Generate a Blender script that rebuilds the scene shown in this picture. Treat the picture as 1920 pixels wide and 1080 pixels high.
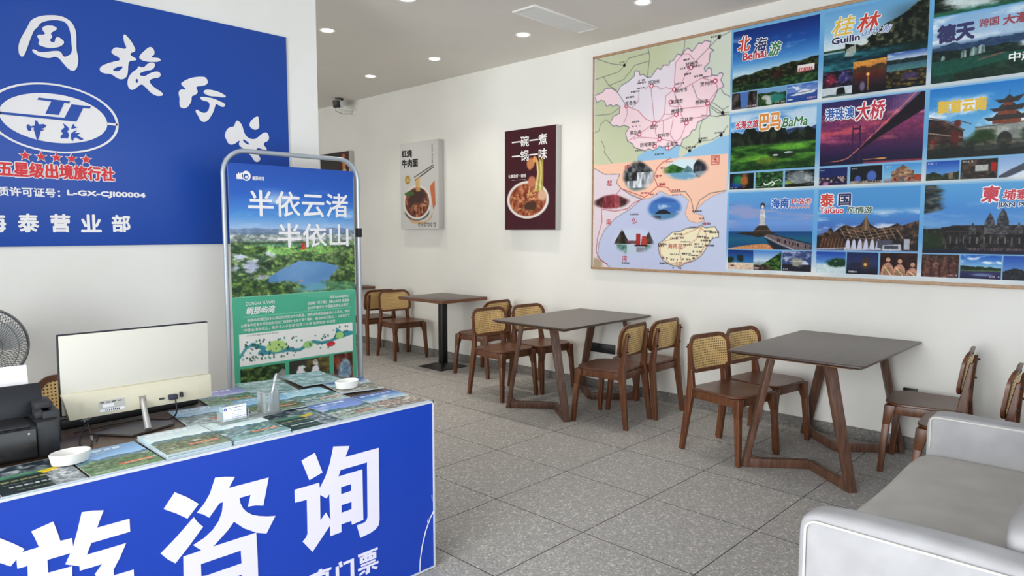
import bpy, bmesh, math, random
import numpy as np
from mathutils import Vector, Matrix

for o in list(bpy.data.objects):
    bpy.data.objects.remove(o, do_unlink=True)
SC = bpy.context.scene
COL = SC.collection
PI = math.pi

# ------------------------------------------------------------ camera, sky, daylight, exposure
cam_d = bpy.data.cameras.new('camera')
cam_d.sensor_width = 36.0
cam_d.lens = 1285.3 / 1920 * 36
cam_d.clip_start = 0.05
cam = bpy.data.objects.new('camera', cam_d)
cam.location = (0, 0, 1.463)
cam.rotation_euler = (math.radians(90 - 4.733), 0, math.radians(43.971 - 90))
COL.objects.link(cam)
SC.camera = cam

W = bpy.data.worlds.new('sky')
SC.world = W
W.use_nodes = True
_bg = W.node_tree.nodes['Background']
_bg.inputs[0].default_value = (0.80, 0.88, 1.0, 1)
_bg.inputs[1].default_value = 1.0

SC.view_settings.view_transform = 'Standard'
SC.view_settings.look = 'None'
SC.view_settings.gamma = 1
SC.view_settings.use_curve_mapping = False
SC.view_settings.exposure = 0.68

def area_light(name, loc, rot, sx, sy, power, color):
    d = bpy.data.lights.new(name, 'AREA')
    d.shape = 'RECTANGLE'; d.size = sx; d.size_y = sy
    d.energy = power; d.color = color
    o = bpy.data.objects.new(name, d)
    o.location = loc; o.rotation_euler = rot
    COL.objects.link(o)
    return o

# daylight entering by the glass shop front (behind the camera) and by the side glazing, plus an added deep-room fill
area_light('daylight_shop_front', (1.0, -0.96, 1.30), (math.radians(90), 0, 0), 4.2, 2.2, 27, (0.93, 0.95, 1.0))
area_light('added_fill_deep_room', (-2.66, 7.2, 1.45), (math.radians(90), 0, math.radians(-90)), 5.0, 2.7, 95, (1.0, 0.96, 0.90))  # added fill that evens out the deep part of the room
area_light('daylight_side_glazing', (-2.66, 0.75, 1.45), (math.radians(90), 0, math.radians(-90)), 2.9, 2.7, 225, (0.97, 0.97, 1.0))

XW = 5.10      # wall with the posters
YS = 4.10      # wall with the blue sign
ZC = 3.15      # ceiling

# ------------------------------------------------------------ materials
def s2l(c):
    c = np.asarray(c, float)
    return np.where(c <= 0.04045, c / 12.92, ((c + 0.055) / 1.055) ** 2.4)

def rgb(r, g, b):
    l = s2l([r / 255, g / 255, b / 255])
    return (float(l[0]), float(l[1]), float(l[2]), 1.0)

MATS = {}
def mat(name, c, rough=0.5, metal=0.0, spec=0.5, trans=0.0, coat=0.0, emit=None, es=0):
    if name in MATS: return MATS[name]
    m = bpy.data.materials.new(name); m.use_nodes = True
    b = m.node_tree.nodes['Principled BSDF']
    b.inputs['Base Color'].default_value = c
    b.inputs['Roughness'].default_value = rough
    b.inputs['Metallic'].default_value = metal
    b.inputs['Specular IOR Level'].default_value = spec
    b.inputs['Transmission Weight'].default_value = trans
    b.inputs['Coat Weight'].default_value = coat
    if emit:
        b.inputs['Emission Color'].default_value = emit
        b.inputs['Emission Strength'].default_value = es
    MATS[name] = m
    return m

def nd(m, t, **k):
    n = m.node_tree.nodes.new(t)
    for a, v in k.items(): setattr(n, a, v)
    return n

def lk(m, a, b): m.node_tree.links.new(a, b)

def noisy(name, c1, c2, scale=(8, 8, 8), rough=0.5, spec=0.5, detail=5, bump=0.0, lo=0.35, hi=0.65, coord='Object', coat=0.0):
    if name in MATS: return MATS[name]
    m = mat(name, c1, rough, spec=spec, coat=coat)
    b = m.node_tree.nodes['Principled BSDF']
    tc = nd(m, 'ShaderNodeTexCoord'); mp = nd(m, 'ShaderNodeMapping')
    mp.inputs['Scale'].default_value = scale
    n = nd(m, 'ShaderNodeTexNoise'); n.inputs['Scale'].default_value = 1; n.inputs['Detail'].default_value = detail
    r = nd(m, 'ShaderNodeValToRGB')
    r.color_ramp.elements[0].position = lo; r.color_ramp.elements[0].color = c1
    r.color_ramp.elements[1].position = hi; r.color_ramp.elements[1].color = c2
    lk(m, tc.outputs[coord], mp.inputs[0]); lk(m, mp.outputs[0], n.inputs['Vector'])
    lk(m, n.outputs[0], r.inputs[0]); lk(m, r.outputs[0], b.inputs['Base Color'])
    if bump:
        bu = nd(m, 'ShaderNodeBump'); bu.inputs['Strength'].default_value = bump; bu.inputs['Distance'].default_value = 0.002
        lk(m, n.outputs[0], bu.inputs['Height']); lk(m, bu.outputs[0], b.inputs['Normal'])
    return m

def print_mat(name, rough=0.4, spec=0.4):
    m = mat(name, (1, 1, 1, 1), rough, spec=spec)
    if 'att' not in m:
        a = nd(m, 'ShaderNodeAttribute'); a.attribute_name = 'Col'
        lk(m, a.outputs['Color'], m.node_tree.nodes['Principled BSDF'].inputs['Base Color']); m['att'] = 1
    return m

def terrazzo(name, grout=True):
    m = mat(name, rgb(140, 136, 132), 0.62, spec=0.3)
    b = m.node_tree.nodes['Principled BSDF']
    tc = nd(m, 'ShaderNodeTexCoord')
    def chips(scale, lo, hi, seed):
        mp = nd(m, 'ShaderNodeMapping'); mp.inputs['Location'].default_value = (seed, seed * 2, 0)
        v = nd(m, 'ShaderNodeTexVoronoi'); v.inputs['Scale'].default_value = scale; v.inputs['Randomness'].default_value = 1
        nz = nd(m, 'ShaderNodeTexNoise'); nz.inputs['Scale'].default_value = scale * 1.4
        ad = nd(m, 'ShaderNodeMixRGB'); ad.blend_type = 'ADD'; ad.inputs[0].default_value = 0.02
        lk(m, tc.outputs['Object'], mp.inputs[0]); lk(m, mp.outputs[0], nz.inputs['Vector'])
        lk(m, mp.outputs[0], ad.inputs[1]); lk(m, nz.outputs[1], ad.inputs[2]); lk(m, ad.outputs[0], v.inputs['Vector'])
        sx = nd(m, 'ShaderNodeSeparateColor'); lk(m, v.outputs['Color'], sx.inputs[0])
        # a chip only in some cells, chip = near the cell centre
        gt = nd(m, 'ShaderNodeMath', operation='GREATER_THAN'); gt.inputs[1].default_value = lo
        lk(m, sx.outputs[0], gt.inputs[0])
        lt = nd(m, 'ShaderNodeMath', operation='LESS_THAN'); lt.inputs[1].default_value = hi
        lk(m, v.outputs['Distance'], lt.inputs[0])
        mu = nd(m, 'ShaderNodeMath', operation='MULTIPLY'); lk(m, gt.outputs[0], mu.inputs[0]); lk(m, lt.outputs[0], mu.inputs[1])
        return mu, sx
    base = nd(m, 'ShaderNodeTexNoise'); base.inputs['Scale'].default_value = 90; base.inputs['Detail'].default_value = 3
    lk(m, tc.outputs['Object'], base.inputs['Vector'])
    r = nd(m, 'ShaderNodeValToRGB')
    r.color_ramp.elements[0].position = 0.3; r.color_ramp.elements[0].color = rgb(158, 154, 150)
    r.color_ramp.elements[1].position = 0.7; r.color_ramp.elements[1].color = rgb(174, 170, 166)
    lk(m, base.outputs[0], r.inputs[0])
    cur = r.outputs[0]
    for sc, lo, hi, sd, c in ((62, 0.70, 0.42, 0.3, rgb(206, 203, 199)), (100, 0.62, 0.45, 3.1, rgb(194, 190, 186)), (140, 0.84, 0.45, 7.7, rgb(124, 122, 121))):
        k, sx = chips(sc, lo, hi, sd)
        mx = nd(m, 'ShaderNodeMixRGB'); mx.inputs[2].default_value = c
        lk(m, k.outputs[0], mx.inputs[0]); lk(m, cur, mx.inputs[1]); cur = mx.outputs[0]
    if grout:
        sp = nd(m, 'ShaderNodeSeparateXYZ'); lk(m, tc.outputs['Object'], sp.inputs[0])
        outs = []
        for i, off in ((0, 2.565), (1, 1.995)):
            a = nd(m, 'ShaderNodeMath', operation='SUBTRACT'); a.inputs[1].default_value = off - 6.0 - 0.0015
            lk(m, sp.outputs[i], a.inputs[0])
            d = nd(m, 'ShaderNodeMath', operation='MODULO'); d.inputs[1].default_value = 0.6; lk(m, a.outputs[0], d.inputs[0])
            l = nd(m, 'ShaderNodeMath', operation='LESS_THAN'); l.inputs[1].default_value = 0.0048; lk(m, d.outputs[0], l.inputs[0])
            outs.append(l)
        mxm = nd(m, 'ShaderNodeMath', operation='MAXIMUM'); lk(m, outs[0].outputs[0], mxm.inputs[0]); lk(m, outs[1].outputs[0], mxm.inputs[1])
        mx = nd(m, 'ShaderNodeMixRGB'); mx.inputs[2].default_value = rgb(44, 42, 41)
        lk(m, mxm.outputs[0], mx.inputs[0]); lk(m, cur, mx.inputs[1]); cur = mx.outputs[0]
    if not grout:
        dk = nd(m, 'ShaderNodeMixRGB'); dk.blend_type = 'MULTIPLY'; dk.inputs[0].default_value = 1; dk.inputs[2].default_value = (.5, .49, .48, 1)  # shading of the skirting multiplied into its terrazzo colour
        lk(m, cur, dk.inputs[1]); cur = dk.outputs[0]
    lk(m, cur, b.inputs['Base Color'])
    return m

def cane_mat():
    m = mat('woven_cane', rgb(205, 165, 104), 0.55)
    b = m.node_tree.nodes['Principled BSDF']
    tc = nd(m, 'ShaderNodeTexCoord'); sp = nd(m, 'ShaderNodeSeparateXYZ'); lk(m, tc.outputs['Object'], sp.inputs[0])
    k = 2 * PI / 0.0165
    def s(i):
        a = nd(m, 'ShaderNodeMath', operation='MULTIPLY'); a.inputs[1].default_value = k; lk(m, sp.outputs[i], a.inputs[0])
        c = nd(m, 'ShaderNodeMath', operation='COSINE'); lk(m, a.outputs[0], c.inputs[0]); return c
    ad = nd(m, 'ShaderNodeMath', operation='ADD'); lk(m, s(0).outputs[0], ad.inputs[0]); lk(m, s(2).outputs[0], ad.inputs[1])
    gt = nd(m, 'ShaderNodeMath', operation='GREATER_THAN'); gt.inputs[1].default_value = 0.85; lk(m, ad.outputs[0], gt.inputs[0])
    n = nd(m, 'ShaderNodeTexNoise'); n.inputs['Scale'].default_value = 14; lk(m, tc.outputs['Object'], n.inputs['Vector'])
    r = nd(m, 'ShaderNodeValToRGB'); r.color_ramp.elements[0].color = rgb(214, 172, 104); r.color_ramp.elements[1].color = rgb(240, 206, 146)
    lk(m, n.outputs[0], r.inputs[0])
    mx = nd(m, 'ShaderNodeMixRGB'); mx.inputs[2].default_value = rgb(88, 56, 24)
    lk(m, gt.outputs[0], mx.inputs[0]); lk(m, r.outputs[0], mx.inputs[1]); lk(m, mx.outputs[0], b.inputs['Base Color'])
    return m

def glass_mat():
    m = bpy.data.materials.new('window_glass'); m.use_nodes = True
    nt = m.node_tree; nt.nodes.clear()
    o = nt.nodes.new('ShaderNodeOutputMaterial'); t = nt.nodes.new('ShaderNodeBsdfTransparent'); g = nt.nodes.new('ShaderNodeBsdfGlossy')
    g.inputs['Roughness'].default_value = 0.02; f = nt.nodes.new('ShaderNodeFresnel'); mx = nt.nodes.new('ShaderNodeMixShader')
    t.inputs[0].default_value = (0.95, 0.97, 0.96, 1)
    nt.links.new(f.outputs[0], mx.inputs[0]); nt.links.new(t.outputs[0], mx.inputs[1]); nt.links.new(g.outputs[0], mx.inputs[2]); nt.links.new(mx.outputs[0], o.inputs[0])
    return m

M_WALL = noisy('white_wall_paint', rgb(232, 229, 223), rgb(238, 235, 230), (1.5, 1.5, 1.5), 0.75, 0.25)
M_CEIL = noisy('ceiling_paint', rgb(226, 221, 214), rgb(231, 226, 219), (0.8, 0.8, 0.8), 0.85, 0.2)
M_FLOOR = terrazzo('terrazzo_tile')
M_BASE = terrazzo('terrazzo_skirting_shaded', False)
M_CHAIR = noisy('chair_walnut', rgb(84, 47, 27), rgb(116, 70, 41), (60, 60, 6), 0.38, 0.5)
M_SEAT = noisy('seat_walnut', rgb(86, 52, 36), rgb(106, 66, 46), (50, 8, 50), 0.34, 0.5)
M_TABLE = noisy('table_dark_walnut', rgb(68, 54, 48), rgb(82, 66, 59), (6, 60, 60), 0.33, 0.5)
M_TLEG = noisy('table_leg_walnut', rgb(82, 54, 42), rgb(110, 78, 62), (50, 50, 6), 0.42, 0.45)
M_TRIM = noisy('pale_wood_edge', rgb(138, 96, 62), rgb(160, 116, 78), (30, 30, 30), 0.5)
M_CANE = cane_mat()
M_BLACK = mat('black_plastic', rgb(26, 26, 29), 0.42)
M_BLACKM = mat('black_metal', rgb(18, 18, 20), 0.4, spec=0.5)
M_WHITE = mat('white_plastic', rgb(232, 230, 224), 0.4)
M_CREAM = noisy('monitor_cream', rgb(204, 199, 188), rgb(209, 204, 193), (2, 2, 2), 0.45)
M_CREAM2 = noisy('monitor_cream_yellowed', rgb(206, 197, 171), rgb(214, 206, 184), (3, 3, 9), 0.4)
M_SILVER = mat('silver_metal', rgb(196, 197, 200), 0.3, 0.75)
M_TUBE = mat('grey_painted_tube', rgb(176, 182, 190), 0.35, 0.35)
M_BLUE = mat('blue_vinyl', rgb(6, 58, 170), 0.36, spec=0.5)
M_SIGN = mat('blue_sign_acrylic', rgb(30, 74, 166), 0.35, spec=0.4)
M_LETTER = mat('white_letter', rgb(236, 232, 232), 0.45)
M_LETTERC = mat('counter_white_letter', rgb(228, 222, 240), 0.5)  # white letters with the cool daylight cast put into the colour
M_RED = mat('red_letter', rgb(214, 38, 46), 0.45)
M_SOFA = noisy('sofa_linen', rgb(176, 174, 176), rgb(188, 186, 188), (9, 9, 9), 0.9, 0.15, bump=0.25)
M_SOFA2 = noisy('sofa_linen_seat', rgb(190, 186, 180), rgb(202, 198, 192), (5, 5, 5), 0.9, 0.15, bump=0.25)
M_PIPE = mat('sofa_piping', rgb(222, 219, 214), 0.85)
M_DESK = noisy('desk_dark_wood', rgb(82, 66, 58), rgb(100, 82, 72), (40, 4, 40), 0.4)
M_EDGE = mat('aluminium_edge', rgb(214, 216, 224), 0.4, 0.2)
M_CERAMIC = mat('white_ceramic', rgb(240, 238, 234), 0.15, coat=0.5)
def acrylic_mat():
    m = bpy.data.materials.new('clear_acrylic'); m.use_nodes = True
    nt = m.node_tree; nt.nodes.clear()
    o = nt.nodes.new('ShaderNodeOutputMaterial'); t = nt.nodes.new('ShaderNodeBsdfTransparent'); g = nt.nodes.new('ShaderNodeBsdfGlossy'); d = nt.nodes.new('ShaderNodeBsdfDiffuse')
    g.inputs['Roughness'].default_value = 0.06; t.inputs[0].default_value = (0.96, 0.98, 0.98, 1); d.inputs[0].default_value = (.86, .9, .9, 1)
    f = nt.nodes.new('ShaderNodeLayerWeight'); f.inputs[0].default_value = .32; a = nt.nodes.new('ShaderNodeMixShader'); b = nt.nodes.new('ShaderNodeMixShader'); b.inputs[0].default_value = .14
    nt.links.new(f.outputs['Fresnel'], a.inputs[0]); nt.links.new(t.outputs[0], a.inputs[1]); nt.links.new(g.outputs[0], a.inputs[2])
    nt.links.new(a.outputs[0], b.inputs[1]); nt.links.new(d.outputs[0], b.inputs[2]); nt.links.new(b.outputs[0], o.inputs[0])
    return m
M_ACRYL = acrylic_mat()
M_PAPER = mat('white_paper', rgb(238, 236, 240), 0.7)
M_FRAME = noisy('poster_wood_frame', rgb(164, 130, 98), rgb(182, 148, 116), (30, 30, 30), 0.5)
M_GREY = mat('canvas_grey_edge', rgb(196, 194, 190), 0.6)
M_ALU = mat('window_frame_aluminium', rgb(70, 72, 76), 0.4, 0.3)
M_PRINT = print_mat('printed_satin', 0.5, 0.18)
M_PRINTG = print_mat('printed_gloss', 0.3, 0.35)
M_PAGES = mat('brochure_pages', rgb(190, 206, 214), 0.5)

# ------------------------------------------------------------ mesh helpers
def link(o, parent=None):
    COL.objects.link(o)
    if parent is not None: o.parent = parent
    return o

def thing(name, label, cat, loc=(0, 0, 0), rz=0.0, group=None):
    o = bpy.data.objects.new(name, None)
    o.empty_display_size = 0.1
    o.location = loc; o.rotation_euler = (0, 0, rz)
    o['label'] = label; o['category'] = cat
    if group: o['group'] = group
    return link(o)

def tag(o, label, cat, group=None, kind=None):
    o['label'] = label; o['category'] = cat
    if group: o['group'] = group
    if kind: o['kind'] = kind
    return o

def finish_mesh(me, m, smooth):
    me.materials.append(m)
    if smooth:
        me.shade_smooth(); me.set_sharp_from_angle(angle=math.radians(smooth))

class MB:
    def __init__(s): s.bm = bmesh.new()
    def raw(s, vs, fs):
        v = [s.bm.verts.new(p) for p in vs]
        for f in fs:
            try: s.bm.faces.new([v[i] for i in f])
            except ValueError: pass
        return s
    def hexa(s, p, bev=0.0, seg=2):
        F = [(0, 3, 2, 1), (4, 5, 6, 7), (0, 1, 5, 4), (1, 2, 6, 5), (2, 3, 7, 6), (3, 0, 4, 7)]
        if not bev: return s.raw(p, F)
        t = bmesh.new(); v = [t.verts.new(q) for q in p]
        for f in F: t.faces.new([v[i] for i in f])
        bmesh.ops.bevel(t, geom=list(t.edges), offset=bev, segments=seg, affect='EDGES', profile=0.5)
        t.verts.index_update()
        s.raw([q.co.copy() for q in t.verts], [[q.index for q in f.verts] for f in t.faces]); t.free()
        return s
    def box(s, x0, x1, y0, y1, z0, z1, bev=0.0, seg=2, M=None):
        p = [(x0, y0, z0), (x1, y0, z0), (x1, y1, z0), (x0, y1, z0), (x0, y0, z1), (x1, y0, z1), (x1, y1, z1), (x0, y1, z1)]
        if M is not None: p = [M @ Vector(q) for q in p]
        return s.hexa(p, bev, seg)
    def beam(s, a, b, wa, ha, wb=None, hb=None, side=(1, 0, 0), flat=True, bev=0.003):
        # bar from a to b; width along side, depth along the other axis; flat = horizontal ends
        a, b = Vector(a), Vector(b); wb = wa if wb is None else wb; hb = ha if hb is None else hb
        sd = Vector(side).normalized(); d = (b - a).normalized()
        if flat: ot = Vector((0, 0, 1)).cross(sd).normalized()
        else:
            ot = d.cross(sd).normalized(); sd = ot.cross(d).normalized()
        def q(c, w, h): return [c - sd * w / 2 - ot * h / 2, c + sd * w / 2 - ot * h / 2, c + sd * w / 2 + ot * h / 2, c - sd * w / 2 + ot * h / 2]
        return s.hexa(q(a, wa, ha) + q(b, wb, hb), bev, 2)
    def tube(s, pts, r, n=8, closed=False):
        pts = [Vector(p) for p in pts]; k = len(pts); rr = r if isinstance(r, (list, tuple)) else [r] * k
        vs, fs = [], []; up = None
        for i, p in enumerate(pts):
            if closed: t = (pts[(i + 1) % k] - pts[i - 1]).normalized()
            else: t = (pts[min(i + 1, k - 1)] - pts[max(i - 1, 0)]).normalized()
            if up is None:
                up = Vector((0, 0, 1)) if abs(t.z) < 0.9 else Vector((1, 0, 0))
            up = (up - t * up.dot(t)).normalized(); w = t.cross(up)
            for j in range(n):
                a = 2 * PI * j / n
                vs.append(p + (up * math.cos(a) + w * math.sin(a)) * rr[i])
        for i in range(k if closed else k - 1):
            i2 = (i + 1) % k
            for j in range(n):
                j2 = (j + 1) % n
                fs.append((i * n + j, i * n + j2, i2 * n + j2, i2 * n + j))
        if not closed:
            fs.append(tuple(range(n - 1, -1, -1))); fs.append(tuple(range((k - 1) * n, k * n)))
        return s.raw(vs, fs)
    def loft(s, rings, cap=True, closed=True):
        n = len(rings[0]); vs = [p for r in rings for p in r]; fs = []
        for i in range(len(rings) - 1):
            for j in range(n if closed else n - 1):
                j2 = (j + 1) % n
                fs.append((i * n + j, i * n + j2, (i + 1) * n + j2, (i + 1) * n + j))
        if cap:
            fs.append(tuple(range(n - 1, -1, -1))); fs.append(tuple(range((len(rings) - 1) * n, len(rings) * n)))
        return s.raw(vs, fs)
    def lathe(s, prof, n=24, c=(0, 0, 0), sx=1.0, sy=1.0):
        return s.loft([[(c[0] + r * sx * math.cos(2 * PI * j / n), c[1] + r * sy * math.sin(2 * PI * j / n), c[2] + z) for j in range(n)] for r, z in prof])
    def ball(s, c, r, n=10):
        c = Vector(c)
        return s.lathe([(max(1e-4, r * math.sin(PI * i / n)), -r * math.cos(PI * i / n)) for i in range(n + 1)], n * 2, c)
    def done(s, name, m, parent=None, smooth=35, kind=None):
        bmesh.ops.recalc_face_normals(s.bm, faces=s.bm.faces)
        me = bpy.data.meshes.new(name); s.bm.to_mesh(me); s.bm.free()
        finish_mesh(me, m, smooth)
        o = link(bpy.data.objects.new(name, me), parent)
        if kind: o['kind'] = kind
        return o

def rrect(w, h, rt, rb, n=8, cx=0.0, cy=0.0):
    # rounded rectangle outline, counter clockwise from bottom right
    out = []
    for sx, sy, r, a0 in ((1, -1, rb, -90), (1, 1, rt, 0), (-1, 1, rt, 90), (-1, -1, rb, 180)):
        for i in range(n + 1):
            a = math.radians(a0 + 90 * i / n)
            out.append((cx + sx * (w / 2 - r) + r * math.cos(a), cy + sy * (h / 2 - r) + r * math.sin(a)))
    return out

# flat outlines (with holes) as solid letters: 2D curve -> mesh, put on the plane (O, U, V)
def curve_mesh(cu):
    o = bpy.data.objects.new('tmp', cu); COL.objects.link(o)
    dg = bpy.context.evaluated_depsgraph_get(); dg.update()
    me = bpy.data.meshes.new_from_object(o.evaluated_get(dg))
    bpy.data.objects.remove(o)
    vs = np.zeros(len(me.vertices) * 3, np.float32); me.vertices.foreach_get('co', vs)
    fs = [tuple(p.vertices) for p in me.polygons]
    bpy.data.meshes.remove(me)
    return vs.reshape(-1, 3), fs

def outline_geo(polys, depth, smooth=False):
    cu = bpy.data.curves.new('tmp', 'CURVE'); cu.dimensions = '2D'; cu.fill_mode = 'BOTH'; cu.extrude = depth / 2
    cu.resolution_u = 4
    for p in polys:
        if smooth:
            sp = cu.splines.new('BEZIER'); sp.bezier_points.add(len(p) - 1)
            for b, q in zip(sp.bezier_points, p):
                b.co = (q[0], q[1], 0); b.handle_left_type = b.handle_right_type = 'AUTO'
        else:
            sp = cu.splines.new('POLY'); sp.points.add(len(p) - 1)
            for b, q in zip(sp.points, p): b.co = (q[0], q[1], 0, 1)
        sp.use_cyclic_u = True
    g = curve_mesh(cu); bpy.data.curves.remove(cu)
    return g

_FONT = {}
def text_geo(s, bold=0.0, depth=0.0, shear=0.0, gap=1.0):
    key = (s, bold, depth, shear, gap)
    if key in _FONT: return _FONT[key]
    cu = bpy.data.curves.new('tmp', 'FONT'); cu.body = s; cu.size = 1; cu.offset = bold; cu.extrude = depth; cu.shear = shear
    cu.resolution_u = 3; cu.space_character = gap
    g = curve_mesh(cu); bpy.data.curves.remove(cu)
    _FONT[key] = g
    return g

class Ink:
    """lettering in metres on one plane: O origin, U right, V up, N towards the viewer; every line is a part of its own"""
    def __init__(s, O, U, V):
        s.O, s.U, s.V = (np.array(q, float) for q in (O, U, V)); s.N = np.cross(s.U, s.V)
        s.items = []
    def geo(s, g, x=0.0, y=0.0, sx=1.0, sy=1.0, lift=0.0, rot=0.0, fat=0.0, join=False):
        v, f = g; vs, fs, k = [], [], 0
        c, q = math.cos(rot), math.sin(rot)
        shifts = [(0, 0)] + ([(fat * math.cos(PI * i / 4), fat * math.sin(PI * i / 4)) for i in range(8)] if fat else [])
        for i_, (dx, dy) in enumerate(shifts):      # a broader pen: the outline drawn again all around
            a, b = v[:, 0] * sx + dx, v[:, 1] * sy + dy
            vs.append(s.O + np.outer(x + a * c - b * q, s.U) + np.outer(y + a * q + b * c, s.V) + np.outer(v[:, 2] + lift - i_ * 6e-5, s.N))
            fs += [tuple(i + k for i in t) for t in f]; k += len(v)
        vs = np.concatenate(vs)
        if join and s.items:
            P, F = s.items[-1]; fs = [tuple(i + len(P) for i in t) for t in fs]; s.items[-1] = (np.concatenate([P, vs]), F + fs)
        else: s.items.append((vs, fs))
        return s
    def text(s, t, x, y, w, h, bold=0.0, lift=0.0, depth=0.0, shear=0.0, rot=0.0):
        """fit the ink of t into the box with lower left corner x, y and size w x h; bold = extra pen radius / letter height"""
        g = text_geo(t, 0.0, depth, shear); v = g[0]; r = bold * h
        x0, y0 = v[:, 0].min(), v[:, 1].min(); dx, dy = v[:, 0].max() - x0, v[:, 1].max() - y0
        return s.geo((np.column_stack([v[:, 0] - x0, v[:, 1] - y0, v[:, 2]]), g[1]), x + r, y + r, (w - 2 * r) / dx, (h - 2 * r) / dy, lift, rot, r)
    def done(s, name, m, parent):
        for P, F in s.items:
            me = bpy.data.meshes.new(name)
            if parent is not None: P = P - np.array(parent.location)
            me.from_pydata(P.tolist(), [], F); me.materials.append(m)
            link(bpy.data.objects.new(name, me), parent)
        s.items = []

# ------------------------------------------------------------ printed pictures: colour per vertex on a fine sheet
def vnoise(h, w, fy, fx, seed):
    r = np.random.RandomState(seed); gy, gx = int(fy) + 2, int(fx) + 2
    g = r.rand(gy, gx)
    y = np.linspace(0, fy, h); x = np.linspace(0, fx, w)
    iy, ix = y.astype(int), x.astype(int); ty, tx = y - iy, x - ix
    ty, tx = ty * ty * (3 - 2 * ty), tx * tx * (3 - 2 * tx)
    iy, ix = np.minimum(iy, gy - 2), np.minimum(ix, gx - 2)
    a, b = g[np.ix_(iy, ix)], g[np.ix_(iy, ix + 1)]; c, d = g[np.ix_(iy + 1, ix)], g[np.ix_(iy + 1, ix + 1)]
    T, S = ty[:, None], tx[None, :]
    return (a * (1 - S) + b * S) * (1 - T) + (c * (1 - S) + d * S) * T

def fbm(h, w, fy, fx, seed, o=4):
    out, am, tot = 0, 1.0, 0
    for i in range(o):
        out = out + am * vnoise(h, w, min(fy * 2 ** i, h), min(fx * 2 ** i, w), seed + i * 17); tot += am; am *= 0.55
    return out / tot

def ss(a, b, x):
    t = np.clip((x - a) / (b - a), 0, 1); return t * t * (3 - 2 * t)

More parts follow.
